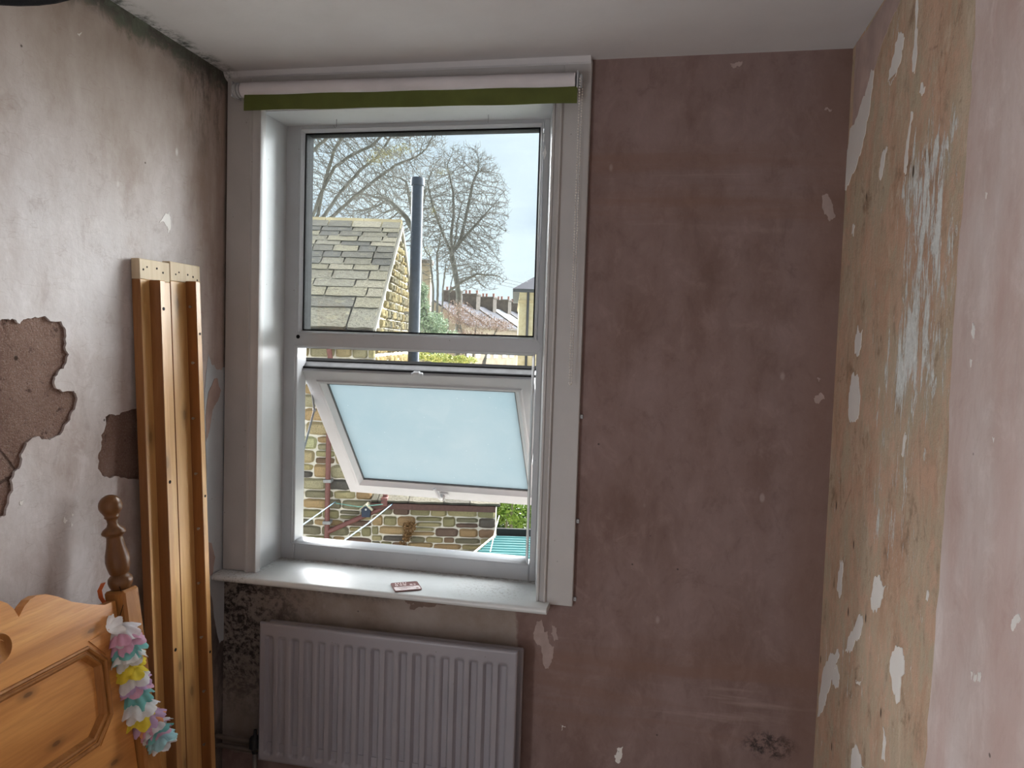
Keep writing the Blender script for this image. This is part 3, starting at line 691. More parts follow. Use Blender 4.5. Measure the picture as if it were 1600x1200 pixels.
# ------------------------------------------------------------------ card coaster on the sill
P = [hit(2, .7245, *q) for q in ((613, 912), (650, 909), (657, 922), (618, 925))]
cc = sum(P, Vector())/4; ax_ = ((P[1]-P[0])+(P[2]-P[3])).normalized(); ay_ = Vector((-ax_.y, ax_.x, 0)); HW = .043
co = thing('coaster', cc, 'small dark red and white printed card coaster lying on the window sill', 'coaster')
CM = Matrix(((ax_.x, ay_.x, 0, cc.x), (ax_.y, ay_.y, 0, cc.y), (0, 0, 1, .7242), (0, 0, 0, 1)))
def rrect(x0, x1, y0, y1, r, k=5):
    out = []
    for cx_, cy_, a0 in ((x1-r, y1-r, 0), (x0+r, y1-r, 90), (x0+r, y0+r, 180), (x1-r, y0+r, 270)):
        for i in range(k+1):
            a = math.radians(a0+90*i/k); out.append((cx_+r*math.cos(a), cy_+r*math.sin(a)))
    return out
flat = lambda p, q, d: (p, q, d)
MB().prism(rrect(-HW, HW, -.040, .040, .008), flat, 0, .003).xf(CM).build('card', plain('dark_red_card', (.14, .055, .05), .6), co)
MB().prism(rrect(-HW+.003, HW-.003, -.037, -.004, .005), flat, .0025, .0034).xf(CM).build('white_band', plain('off_white_print', (.62, .55, .54), .6), co)
wp = plain('pale_pink_print', (.72, .60, .58), .6)
m_ = MB()
for k, (x, y, w_, h_) in enumerate(((-.028,.012,.010,.014),(-.014,.013,.009,.012),(-.002,.012,.010,.014),(.018,.010,.009,.012),(.029,.010,.007,.011))):
    o_ = [(x+w_/2*math.cos(a), y+h_/2*math.sin(a)) for a in np.linspace(0, 2*math.pi, 14, endpoint=False)]
    i_ = [(x+w_/4.5*math.cos(a), y+h_/4*math.sin(a)) for a in np.linspace(0, 2*math.pi, 14, endpoint=False)]
    for z in (.0034,): m_.add([(p[0], p[1], z) for p in o_]+[(p[0], p[1], z) for p in i_], [(j, (j+1) % 14, 14+(j+1) % 14, 14+j) for j in range(14)])
for x in (-.030, -.022, -.014, -.006, .002): m_.box(x, x+.004, .026, .033, .003, .0034)
tag(m_.xf(CM).build('lettering', wp, co), None, None, None, 'stuff')
m_ = MB()
for k in range(3): m_.box(-.030+.004*k, .022-.012*k, -.012-.008*k, -.010-.008*k, .0034, .0037)
m_.box(.027, .034, -.030, -.023, .0034, .0037)
tag(m_.xf(CM).build('small_print', plain('brown_print', (.22, .12, .11), .6), co), None, None, None, 'stuff')

# ------------------------------------------------------------------ radiator
rd = thing('radiator', (-.79, -.07, .14), 'white ribbed panel radiator fixed below the window', 'radiator')
RX0, RX1, RZ0, RZ1, RF = -1.2107, -.3751, .1405, .591, -.0985
m_ = MB(); NXr, NZr = 18*12, 40; pitch = .0446; fx = RX0+.0095+.010
xs = np.linspace(RX0+.004, RX1-.004, NXr+1); zs = np.linspace(RZ0+.004, RZ1-.006, NZr+1)
zs = np.unique(np.concatenate([np.linspace(RZ0+.004, RZ0+.075, 16), np.linspace(RZ0+.075, RZ1-.09, 5), np.linspace(RZ1-.09, RZ1-.004, 18)]))
def flute(x):
    t = ((x-(RX0+.034))/pitch) ; k = round(t)
    if k < 0 or k > 17: return 0
    d = abs(t-k)*pitch
    return 0 if d > .0145 else (1 if d < .008 else .5+.5*math.cos(math.pi*(d-.008)/.0065))
def endp(z):
    a = RZ1-.040-z; b_ = z-(RZ0+.022)
    f = lambda q: 0 if q < 0 else (1 if q > .012 else .5-.5*math.cos(math.pi*q/.012))
    return f(a)*f(b_)
for z in zs:
    ez = endp(z)
    for x in xs: m_.v.append((x, RF+.013*flute(x)*ez, z))
NXr = len(xs); NZr = len(zs)
for j in range(NZr-1):
    for i in range(NXr-1): m_.f.append((j*NXr+i, j*NXr+i+1, (j+1)*NXr+i+1, (j+1)*NXr+i))
# returned edges
rim = [j*NXr for j in range(NZr)] + [(NZr-1)*NXr+i for i in range(1, NXr)] + [j*NXr+NXr-1 for j in range(NZr-2, -1, -1)] + [i for i in range(NXr-2, 0, -1)]
nv = len(m_.v)
for i in rim:
    x, y, z = m_.v[i]; cx_, cz_ = (RX0+RX1)/2, (RZ0+RZ1)/2
    m_.v.append((x+.004*(1 if x > cx_+.41 else -1 if x < cx_-.41 else 0), RF+.004, z+.004*(1 if z > RZ1-.012 else -1 if z < RZ0+.008 else 0)))
for i in rim:
    x, y, z = m_.v[nv+rim.index(i)]; m_.v.append((x, RF+.014, z))
k = len(rim)
m_.f += [(rim[i], rim[(i+1) % k], nv+(i+1) % k, nv+i) for i in range(k)] + [(nv+i, nv+(i+1) % k, nv+k+(i+1) % k, nv+k+i) for i in range(k)]
m_.build('front_panel', M['rad'], rd, 50)
MB().bbox(RX0+.004, RX1+.008, -.046, -.030, RZ0+.012, RZ1-.012, .004).build('rear_panel', M['rad'], rd)
for x in (RX0+.10, RX1-.10): MB().box(x, x+.03, -.030, -.0005, RZ0+.08, RZ1-.08).build('wall_bracket', M['steel'], rd)
MB().box(RX0+.02, RX1-.02, RF+.010, -.040, RZ0+.03, RZ0+.06).build('connector_tube', M['rad'], rd)
MB().tube([(RX0+.01, -.07, .160), (RX0-.022, -.07, .160)], .010, 12).build('valve_tail', plain('brass_dark', (.10, .08, .05), .5, .8), rd, 40)
vb = MB(); vb.lathe([(.010, 0), (.012, .012), (.016, .016), (.019, .02), (.018, .05), (.013, .056), (.006, .060), (.005, .078), (.001, .080)], Matrix.Translation((RX0-.026, -.07, .145)), 18)
tag(vb.build('valve', plain('black_plastic', (.015, .016, .017), .35), rd, 35), 'black valve cap at the lower left corner')
MB().tube([(RX0-.026, -.07, .15), (RX0-.026, -.07, 0.0)], .0078, 12).build('valve_pipe', M['steel'], rd, 40)
pp = MB(); pp.tube([(XL+.002, -.045, .168), (RX0-.055, -.045, .166), (RX0-.035, -.060, .160)], .008, 10).tube([(XL+.002, -.035, .132), (RX0+.3, -.035, .128)], .008, 10)
tag(pp.build('heating_pipe', plain('painted_copper_pipe', (.16, .13, .11), .5), None, 40), 'pair of dull heating pipes low on the wall left of the radiator', 'pipe')

# ------------------------------------------------------------------ two bed side rails leaning on the left wall
pine = mat_wood('varnished_pine_upright', (0.472, 0.254, 0.083), (0.637, 0.378, 0.142), (0.743, 0.484, 0.206), 'z', .6)
pine2 = mat_wood('varnished_pine_batten', (0.425, 0.212, 0.071), (0.614, 0.348, 0.130), (0.720, 0.454, 0.195), 'z', .5, off=.7)
pale = mat_wood('unvarnished_pine_end', (.50, .38, .24), (.60, .48, .33), (.66, .55, .39), 'z', .2, .7)
edge_shade_m = mat_wood('shaded_varnish_edge', (.20, .078, .022), (.27, .115, .036), (.33, .155, .055), 'z', .3, .45, .4, off=.2)  # shade on the rails' narrow sides, put into the wood colour
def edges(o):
    """the narrow sides of the rails get a darker varnish colour that stands for their shade"""
    o.data.materials.append(edge_shade_m)
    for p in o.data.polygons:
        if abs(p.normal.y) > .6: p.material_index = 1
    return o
hole_m = plain('dark_screw_hole', (.012, .008, .006), .9)
def rail(name_label, y0, y1, ztop, lean, yb0, yb1, zbt, nscrew, holes_):
    t = thing('bed_side_rail', (XL+.06, (y0+y1)/2, 0), name_label, 'bed rail', 'bed side rails leaning on the wall')
    x0, x1 = XL+.003, XL+.029                    # at the top, back and front face
    Sh = Matrix.Identity(4); Sh[0][2] = -lean; Sh[0][3] = lean*ztop      # foot stands out from the wall
    B = lambda *a: MB().bbox(*a, .0018)
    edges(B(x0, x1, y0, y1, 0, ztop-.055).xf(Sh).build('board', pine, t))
    tag(B(x0, x1, y0, y1, ztop-.0553, ztop).xf(Sh).build('board_end', pale, t), 'paler unvarnished end with screw holes')
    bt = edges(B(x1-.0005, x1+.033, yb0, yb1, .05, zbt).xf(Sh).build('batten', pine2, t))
    for k in range(nscrew):
        z = zbt-.075-k*.163
        c = Sh @ Vector((x1+.018+.003*math.sin(k*2.1), yb0, z))
        MB().lathe([(.0015, 0), (.0015, .006), (.0035, .0065), (.0042, .009), (.0001, .0095)], Matrix.Translation(c) @ Matrix.Rotation(math.pi/2, 4, 'X'), 10).build('screw', M['steel'], bt, 40)
    for (yy, zz, r) in holes_:
        onb = yb0 < yy < yb1 and zz < zbt
        c = Sh @ Vector(((x1+.033 if onb else x1)-.0002, yy, zz))
        MB().lathe([(.0001, 0), (r, 0), (r, .0008), (.0001, .0008)], Matrix.Translation(c) @ Matrix.Rotation(math.pi/2, 4, 'Y'), 12).build('screw_hole', hole_m, bt if onb else t)
    return t
rail('pine bed side rail with a batten, nearer the viewer, upright against the left wall', -.455, -.3305, 1.697, .046, -.419, -.396, 1.642, 0,
     [(-.440, 1.668, .003), (-.425, 1.676, .0025), (-.385, 1.676, .003), (-.36, 1.667, .003), (-.407, 1.565, .005), (-.406, 1.09, .005), (-.407, .62, .005)])
rail('pine bed side rail with a row of screws in its batten, nearest the window corner', -.3295, -.190, 1.703, .046, -.262, -.240, 1.653, 9,
     [(-.305, 1.668, .0025), (-.29, 1.675, .0025), (-.25, 1.672, .003), (-.225, 1.668, .003), (-.205, 1.66, .003), (-.249, 1.50, .004), (-.249, 1.02, .004), (-.250, .55, .004)])

# ------------------------------------------------------------------ pine headboard leaning on the left wall
hb = thing('headboard', (-1.16, -1.06, 0), 'pine bed headboard with scalloped top, moulded panel and turned corner post, at lower left', 'headboard')
Lx = -.15333; Lz = .98818                       # direction up the post
HM = Matrix(((0, Lx, Lz, -1.16049), (1, 0, 0, -.61), (0, Lz, -Lx, 0), (0, 0, 0, 1)))      # local: x=s along y, y=height up the board, z=out of the face
wy = mat_wood('varnished_pine_headboard', (0.432, 0.175, 0.043), (0.677, 0.311, 0.089), (0.834, 0.435, 0.140), 'y', .75, .35, .55, .8, .3)
wp_ = mat_wood('varnished_pine_panel', (0.389, 0.150, 0.036), (0.633, 0.279, 0.079), (0.792, 0.389, 0.123), 'y', .8, .35, .55, .7, 1.3)
wz = mat_wood('dark_varnished_post', (.115, .046, .014), (.16, .068, .022), (.20, .090, .032), 'z', 0, .32, .35)
wz2 = mat_wood('varnished_post_block', (.25, .098, .024), (.36, .155, .042), (.44, .205, .062), 'z', .2, .5, .22)
half = [(-.03, .848), (-.066, .850), (-.108, .866), (-.16, .890), (-.196, .914), (-.225, .929), (-.250, .934), (-.268, .931), (-.283, .922), (-.300, .905)]
left = [(-.300, .905), (-.309, .926), (-.322, .942), (-.345, .958), (-.38, .968), (-.45, .972)]
top = half + left[1:]; top = top + [(-.9-x, h) for x, h in reversed(top[:-1])]
# board with an octagonal panel opening
po = [(-.138, .765), (-.095, .722), (-.099, .598), (-.146, .556)]
po = po + [(-.9-x, h) for x, h in reversed(po)]
outer = top + [(-.87, .36), (-.03, .36)]
tri = tessellate_polygon([[Vector((*p, 0)) for p in outer], [Vector((*p, 0)) for p in po]])
allp = outer+po; n = len(allp); a_ = len(outer); b_ = len(po)
F_ = [tuple(t) for t in tri]+[tuple(i+n for i in reversed(t)) for t in tri]
F_ += [(i, (i+1) % a_, (i+1) % a_+n, i+n) for i in range(a_)] + [(a_+i, a_+(i+1) % b_, a_+(i+1) % b_+n, a_+i+n) for i in range(b_)]
MB().add([(p[0], p[1], .004) for p in allp]+[(p[0], p[1], -.018) for p in allp], F_).xf(HM).build('top_board', wy, hb)
MB().prism([(-.97+.06, .52), (-.05, .52), (-.05, .79), (-.85, .79)], flat, -.014, -.008).xf(HM).build('panel', wp_, hb)
def offs(poly, d):
    out = []; n = len(poly)
    for i in range(n):
        p0, p1, p2 = Vector(poly[i-1]), Vector(poly[i]), Vector(poly[(i+1) % n])
        e1 = (p1-p0).normalized(); e2 = (p2-p1).normalized(); n1 = Vector((e1.y, -e1.x)); n2 = Vector((e2.y, -e2.x)); b2 = (n1+n2).normalized()
        q = p1 + b2*(d/max(.3, b2.dot(n1))); out.append((q.x, q.y))
    return out
def area(p): return sum(p[i-1][0]*p[i][1]-p[i][0]*p[i-1][1] for i in range(len(p)))
sgn = 1 if area(po) > 0 else -1
mm = MB(); pr = [(.012, .003), (.011, .009), (.007, .011), (.003, .008), (.002, .004), (-.003, .004), (-.006, .007), (-.010, .004), (-.013, -.004), (-.016, -.008)]
for d, h in pr:
    mm.v += [(x, y, h) for x, y in offs(po, d*sgn)]
for i in range(len(pr)-1):
    for k in range(b_): mm.f.append((i*b_+k, i*b_+(k+1) % b_, (i+1)*b_+(k+1) % b_, (i+1)*b_+k))
mm.xf(HM).build('panel_moulding', wz2, hb, 25)
# square stepped corners outside the moulding
for sx in (1, -1):
    X_ = (lambda x: x) if sx == 1 else (lambda x: -.9-x)
    MB().prism([(X_(-.128), .786), (X_(-.086), .786), (X_(-.083), .735)], flat, .0035, .0065).xf(HM).build('corner_block', wy, hb)
    MB().prism([(X_(-.087), .590), (X_(-.093), .540), (X_(-.135), .540)], flat, .0035, .0065).xf(HM).build('corner_block', wy, hb)
    # turned roundel
    MB().lathe([(.001, .010), (.012, .010), (.016, .013), (.019, .008), (.024, .010), (.029, .014), (.031, .010), (.031, .002)], HM @ Matrix.Translation((X_(-.362), .862, .0)), 28).build('roundel', wz2, hb, 40)
    # post: square block with chamfered top, turned finial
    px_ = X_(.004)
    bm_ = MB().bbox(px_-.029, px_+.027, 0, .868, -.034, .026, .006); bm_.add([], [])
    bm_.xf(HM).build('post', wz2, hb)
    prof = [(.020, .868), (.024, .872), (.0275, .880), (.0290, .888), (.0275, .896), (.0225, .902), (.0195, .905), (.0225, .909), (.0265, .925), (.0285, .940), (.0270, .955), (.0220, .975), (.0195, .990), (.0185, .999), (.0210, 1.003), (.0275, 1.007), (.0285, 1.012), (.0240, 1.019), (.0150, 1.026), (.0120, 1.034), (.0135, 1.044), (.0180, 1.049), (.0165, 1.053)]
    for k in range(1, 10):
        a = -60+150*k/9; prof.append((max(.0005, .0275*math.cos(math.radians(a))), 1.078+.0275*math.sin(math.radians(a))))
    MB().lathe(prof, HM @ Matrix.Translation((px_, 0, -.004)) @ Matrix(((1,0,0,0),(0,0,1,0),(0,-1,0,0),(0,0,0,1))), 32).build('finial', wz, hb, 60)
MB().bbox(-.87, -.03, .30, .36, -.02, .01, .004).xf(HM).build('bottom_rail', wy, hb)
# orange strap behind the finial
P1 = HM @ Vector((-.040, .862, -.028))
m_ = MB(); pts = [HM @ Vector(q) for q in ((-.020, .835, -.040), (-.036, .858, -.036), (-.044, .878, -.030), (-.034, .893, -.026), (-.020, .890, -.036))]
for p in pts: m_.v += [tuple(p), tuple(p+Vector((.012, 0, .004)))]
m_.f = [(2*i, 2*i+1, 2*i+3, 2*i+2) for i in range(4)]
nv = len(m_.v); m_.v += [(x-.001, y, z+.0008) for x, y, z in m_.v]; m_.f += [tuple(i+nv for i in reversed(f)) for f in m_.f]
tag(m_.build('ribbon', plain('orange_ribbon', (.62, .13, .03), .6), None, True), 'orange ribbon scrap looped behind the headboard post', 'ribbon')

# ------------------------------------------------------------------ flower garland hung on the post
gl = thing('flower_garland', hit(1, -.55, 215, 1050), 'pastel fabric flower garland hanging over the headboard corner post', 'garland')
cols = {'white': (.78, .79, .80), 'pink': (.74, .42, .56), 'teal': (.22, .55, .52), 'yellow': (.80, .66, .07), 'lilac': (.60, .44, .66), 'orange': (.85, .42, .22), 'aqua': (.42, .68, .72)}
fm_ = {k: plain(k+'_fabric_petal', v, .7, spec=.2, sc=60, var=.07, trans=.35) for k, v in cols.items()}
path = [(184, 974), (190, 990), (195, 1012), (201, 1040), (207, 1068), (213, 1092), (221, 1112), (232, 1128), (244, 1142), (253, 1158)]
dep = [(-1.222+.0055*i, -.585+.010*i) for i in range(10)]
pw = []
for i, (u, v) in enumerate(path):
    pw.append(hit(1, -.60+.006*i, u, v) + (CAM-hit(1, -.60+.006*i, u, v)).normalized()*.080)
seq = ['white', 'white', 'pink', 'pink', 'teal', 'teal', 'white', 'white', 'yellow', 'yellow', 'white', 'lilac', 'pink', 'teal', 'teal', 'white', 'white', 'yellow', 'yellow', 'lilac', 'orange', 'pink', 'white', 'pink', 'teal', 'aqua', 'aqua', 'white', 'yellow']
def on_path(t):
    f = t*(len(pw)-1); i = min(len(pw)-2, int(f)); return pw[i].lerp(pw[i+1], f-i), (pw[i+1]-pw[i]).normalized()
st = MB(); topw = HM @ Vector((-.02, .880, .012)); st.tube([topw, HM @ Vector((-.018, .845, .02)), pw[0]]+pw[1:], .0009, 5); st.build('string', M['seal'], gl)
for k, cn in enumerate(seq):
    t = k/(len(seq)-1); P, dr = on_path(t); r = random.Random(100+k); R0 = (.040 if k < 24 else .034)*r.uniform(.9, 1.1)
    if k == 0: R0 = .026; P = P+Vector((0, -.030, -.004)); dr = Vector((.1, 1, .1))
    if k == len(seq)-1: R0 = .014
    dr = (dr + Vector((r.uniform(-.22, .22), r.uniform(-.22, .22), r.uniform(-.2, .2)))).normalized()
    q = dr.to_track_quat('Z', 'X').to_matrix().to_4x4(); m_ = MB(); NA, NR = 60, 6; ph = r.uniform(0, 6); ph2 = r.uniform(0, 6); cup = r.uniform(.75, 1.15)
    for j in range(NR+1):
        f = j/NR
        for a in range(NA):
            th = 2*math.pi*a/NA; pet = 1-.30*(1-abs(math.cos(2.5*th+ph)))**2.2*f
            rr = R0*f**.8*pet*(1+.07*math.sin(9*th+ph2)*f)+.0015
            z = cup*R0*f**1.5*.8 + R0*f*f*(.10*math.cos(5*th+2*ph)+.06*math.sin(7*th+ph2))+.0009*math.sin(23*th+ph)*f*f
            m_.v.append((rr*math.cos(th), rr*math.sin(th), z))
    for j in range(NR):
        for a in range(NA): m_.f.append((j*NA+a, j*NA+(a+1) % NA, (j+1)*NA+(a+1) % NA, (j+1)*NA+a))
    tag(m_.xf(Matrix.Translation(P) @ q).build('flower', fm_[cn], gl, True), cn+' fabric flower')

# ------------------------------------------------------------------ black lampshade, its rim just in view at the top left
pl = thing('pendant_lampshade', (-.93, -1.46, 1.905), 'black pendant lampshade, only its rim showing at the top left edge', 'lampshade')
blk = plain('black_fabric_shade', (.008, .008, .009), .95, bump=.5, sc=300)
m_ = MB(); N_ = 40; r0, r1 = .20, .14
LC = Vector((-.905, -1.46, 0))
m_.v = [(LC.x+rr*math.cos(2*math.pi*k/N_), LC.y+rr*math.sin(2*math.pi*k/N_), z) for rr, z in ((r0, 1.968), (r1, 2.14), (r1-.003, 2.14), (r0-.003, 1.968)) for k in range(N_)]
m_.f = [(j*N_+k, j*N_+(k+1) % N_, ((j+1) % 4)*N_+(k+1) % N_, ((j+1) % 4)*N_+k) for j in range(4) for k in range(N_)]
m_.build('shade', blk, pl, 40)
m_ = MB()
for k in range(3):
    a = 2*math.pi*k/3; m_.tube([(LC.x, LC.y, 2.13), (LC.x+(r1)*math.cos(a), LC.y+(r1)*math.sin(a), 2.135)], .002, 6)
m_.lathe([(.02, 2.07), (.02, 2.14), (.008, 2.15), (.004, 2.17)], Matrix.Translation(LC), 14); m_.build('lamp_holder', blk, pl, 40)
MB().tube([(LC.x, LC.y, 2.16), (LC.x, LC.y, ZC)], .003, 8).build('flex', blk, pl)

# ================================================================== OUTSIDE
GZ = -3.2
tag(MB().box(-60, 60, 7.0-4, 140, GZ-.3, GZ).xf(EM).build('ground', mat_world_mottle('yard_ground', (.30, .29, .25), (.38, .37, .33), (.46, .45, .40), 2)), 'yard and ground outside below the window', 'ground', kind='structure')
stone_cols = [rgb(*c) for c in ((204,178,122),(190,170,116),(196,160,104),(118,108,92),(210,186,130),(184,152,100),(176,164,124),(104,98,90),(200,158,104),(186,164,116),(206,184,132),(150,120,92),(190,174,120),(206,172,112))]
stone_low = [rgb(*c) for c in ((190,168,112),(164,152,104),(132,104,88),(190,150,98),(172,160,112),(112,102,92),(200,174,120),(150,140,108),(164,128,96),(184,170,122),(142,132,104),(196,158,104),(176,156,104))]
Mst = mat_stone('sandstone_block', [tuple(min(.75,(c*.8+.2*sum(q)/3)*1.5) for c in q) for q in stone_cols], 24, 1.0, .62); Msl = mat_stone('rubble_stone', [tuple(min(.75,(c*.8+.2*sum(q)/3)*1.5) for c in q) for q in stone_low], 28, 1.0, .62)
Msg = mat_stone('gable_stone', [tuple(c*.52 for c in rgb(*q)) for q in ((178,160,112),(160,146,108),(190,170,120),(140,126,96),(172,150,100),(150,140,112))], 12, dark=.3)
Mmort = mat_world_mottle('cream_pointing', (.62, .56, .45), (.70, .64, .53), (.76, .70, .60), 7)
Mslate = mat_stone('stone_slate', [tuple(c*.60 for c in rgb(*q)) for q in ((150,144,128),(122,118,108),(172,163,142),(140,134,118),(112,110,104),(158,150,128))], 13, 1.0, .75)
Mridge = mat_stone('ridge_stone', [tuple(c*.66 for c in rgb(*q)) for q in ((150,140,118),(160,146,112))], 9, .5, .2)
Mbrown = plain('brown_gutter_plastic', (.17, .065, .055), .45); Mlil = plain('faded_brown_gutter', (.27, .19, .19), .5)

def stone_proto(seed, rough=.12):
    """unit block in x,z with a rough pillowed face towards -y (depth 1)"""
    r = random.Random(seed); m_ = MB(); nx, nz = 6, 5
    for j in range(nz):
        for i in range(nx):
            x = i/(nx-1)-.5; z = j/(nz-1)-.5; e = (abs(x) > .49)+(abs(z) > .49)
            y = 0 if e else -.75 - r.uniform(-.3, .3)
            if e == 0 and (i in (1, nx-2) or j in (1, nz-2)):
                x *= 1.28 if i in (1, nx-2) else 1; z *= 1.25 if j in (1, nz-2) else 1
            if e == 2: x *= .90; z *= .86
            m_.v.append((x+r.uniform(-.02, .02), y, z+r.uniform(-.035, .035)))
    for j in range(nz-1):
        for i in range(nx-1): m_.f.append((j*nx+i, j*nx+i+1, (j+1)*nx+i+1, (j+1)*nx+i))
    return m_
protoS = {}
def protos(mat, n=7):
    if mat.name not in protoS: protoS[mat.name] = [stone_proto(31*i+7).mesh('stone', mat, 50) for i in range(n)]
    return protoS[mat.name]
def lay(u0, u1, z0, z1, hr, wr, seed, inside=None):
    """rows of stones over a rectangle: list of (u, z, width, height)"""
    r = random.Random(seed); out = []; z = z0
    while z < z1-.03:
        h = min(r.uniform(*hr), z1-z); u = u0-r.uniform(0, wr[0])
        while u < u1:
            w_ = r.uniform(*wr)
            if u+w_ > u1-.06: w_ = u1-u
            a, e = max(u, u0), min(u+w_, u1)
            if e-a > .05:
                if r.random() < .12 and h > .12:
                    for q in (0, 1): out.append(((a+e)/2, z+h*(.25+.5*q), e-a, h/2))
                else: out.append(((a+e)/2, z+h/2+r.uniform(-.006, .006), e-a, h*r.uniform(.95, 1.04)))
            u += w_
        z += h
    return [s for s in out if inside is None or inside(s)]
def put_stones(lst, mat, parent, frame, depth=.035, gap=.013):
    P = protos(mat)
    for k, (u, z, w_, h) in enumerate(lst):
        Mx = frame @ Matrix.Translation((u, 0, z)) @ Matrix.Rotation(random.uniform(-.025, .025), 4, 'Y') @ Matrix.Diagonal((w_-gap, depth, h-gap, 1))
        place('stone', P[k % len(P)], parent, Mx)
def join_stones(lst, mat, parent, frame, depth=.035, gap=.018):
    m_ = MB(); PP = [stone_proto(31*i+7) for i in range(7)]
    for k, (u, z, w_, h) in enumerate(lst):
        Mx = frame @ Matrix.Translation((u, 0, z)) @ Matrix.Diagonal((w_-gap, depth, h-gap, 1)); q = PP[k % 7]
        m_.add([Mx @ Vector(v) for v in q.v], q.f)
    return tag(m_.build('stonework', mat, parent, 50), kind='stuff')

# ---- stone house with a stone slate roof
HA0, HA1, HB0, HB1 = -7.0, -1.90, 10.2, 14.1; EZ, RZg, RB = 1.66, 3.40, 12.15
house = thing('stone_house', eloc(-4.4, 12.1, GZ), 'sandstone house with mossy stone slate roof and gable end, left outside', 'house')
gp = [(HB0, GZ), (HB1, GZ), (HB1, EZ-.05), (RB, RZg-.10), (HB0, EZ-.05)]
MB().prism(gp, lambda p, q, d: (d, p, q), HA0, HA1).xf(EM).build('wall_core', Mmort, house)
fr_front = EM @ Matrix.Translation((0, HB0-.004, 0))
up_ = lay(-3.75, HA1, -.62, 1.58, (.15, .21), (.20, .46), 3); low_ = lay(-3.75, HA1, -1.95, -.62, (.085, .15), (.16, .42), 4)
put_stones(up_, Mst, house, fr_front); put_stones(low_, Msl, house, fr_front)
fr_gab = EM @ Matrix.Translation((HA1+.004, 0, 0)) @ Matrix.Rotation(math.pi/2, 4, 'Z')
slope = (RZg-EZ)/(RB-10.0)
ins = lambda s: s[1] < RZg-.22-slope*abs(s[0]-RB)
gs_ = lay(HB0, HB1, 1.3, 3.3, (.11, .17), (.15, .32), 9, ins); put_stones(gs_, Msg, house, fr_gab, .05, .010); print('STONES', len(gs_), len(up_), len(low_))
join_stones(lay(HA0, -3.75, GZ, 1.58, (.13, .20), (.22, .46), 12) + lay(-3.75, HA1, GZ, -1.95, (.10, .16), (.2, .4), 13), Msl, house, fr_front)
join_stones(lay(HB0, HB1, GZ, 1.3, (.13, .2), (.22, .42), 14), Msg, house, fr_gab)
# roof deck and slates in diminishing courses
th = math.atan2(RZg-EZ, RB-10.0); RL = math.hypot(RZg-EZ, RB-10.0)
deck = [(9.98, EZ-.06), (9.98, EZ-.02), (RB, RZg-.02), (14.32, EZ-.02), (14.32, EZ-.06), (RB, RZg-.10)]
MB().prism(deck, lambda p, q, d: (d, p, q), HA0, HA1+.03).xf(EM).build('roof_deck', plain('dark_roof_underside', (.05, .045, .04), .9), house)
RM = EM @ Matrix.Translation((0, 9.95, EZ-.03)) @ Matrix.Rotation(th, 4, 'X')          # local: x along eave, y up the slope, z normal
RMI = RM.inverted()
vv = [905, 805, 715, 640, 575, 500, 455, 400, 350, 300, 265, 225, 185, 150, 112]
rows = []
for q in vv:
    v = 330+q/5.215; d = EMI.to_3x3() @ ray(545, v)
    # meet the slope plane
    nn = Vector((0, -math.sin(th), math.cos(th))); P0 = Vector((0, 9.95, EZ-.03)); o_ = Vector((0, 0, 1.5)); t = (P0-o_).dot(nn)/d.dot(nn); X_ = o_+d*t
    q_ = X_-P0; rows.append(math.hypot(q_.y, q_.z)*(1 if q_.z > 0 else -1))
rows[0] = -.03
sp_ = []
for k in range(6):
    r = random.Random(k+50); m_ = MB(); c = .035
    xs_ = [-.5, -.5+c, -.2, .15, .5-c, .5]
    bot = [c+r.uniform(-.02, .02), r.uniform(-.02, .02), r.uniform(-.03, .03), r.uniform(-.03, .03), r.uniform(-.02, .02), c+r.uniform(-.02, .02)]
    n = len(xs_)
    for x, y in zip(xs_, bot): m_.v.append((x, y, 1))
    for x in xs_: m_.v.append((x, 1, .9+r.uniform(-.05, .05)))
    for x, y in zip(xs_, bot): m_.v.append((x, y, 0))
    m_.f = [(i, i+1, n+i+1, n+i) for i in range(n-1)] + [(2*n+i, 2*n+i+1, i+1, i) for i in range(n-1)] + [(2*n, 0, n), (3*n-1, 2*n-1, n-1)]
    sp_.append(m_.mesh('slate', Mslate, False))
r = random.Random(21)
for j in range(len(rows)-1):
    y0, y1 = rows[j], rows[j+1]; hgt = y1-y0; x = HA1+.03; wide = .62 if j < 2 else (.55 if j < 5 else .42)
    first = True
    while x > HA0:
        w_ = r.uniform(wide*.62, wide*1.2)*(r.uniform(.5, 1) if first else 1); first = False; x0 = max(HA0, x-w_)
        Mx = RM @ Matrix.Translation(((x+x0)/2, y0, .012*(1)+r.uniform(0, .006))) @ Matrix.Rotation(math.radians(-1.5), 4, 'X') @ Matrix.Rotation(r.uniform(-.012, .012), 4, 'Z') @ Matrix.Diagonal((x-x0-.022, hgt+.05, .040, 1))
        place('slate', sp_[r.randrange(6)], house, Mx); x -= w_
# ridge stones
x = HA1+.03; k = 0
while x > HA0:
    w_ = .62; x0 = max(HA0, x-w_)
    pr_ = [(-.17, -.115), (0, .045), (.17, -.115), (.14, -.14), (0, .0), (-.14, -.14)]
    MB().prism(pr_, lambda p, q, d: (d, RB+p, RZg+.02+q), x0+.006, x-.006).xf(EM).build('ridge_stone', Mridge, house); x -= w_; k += 1
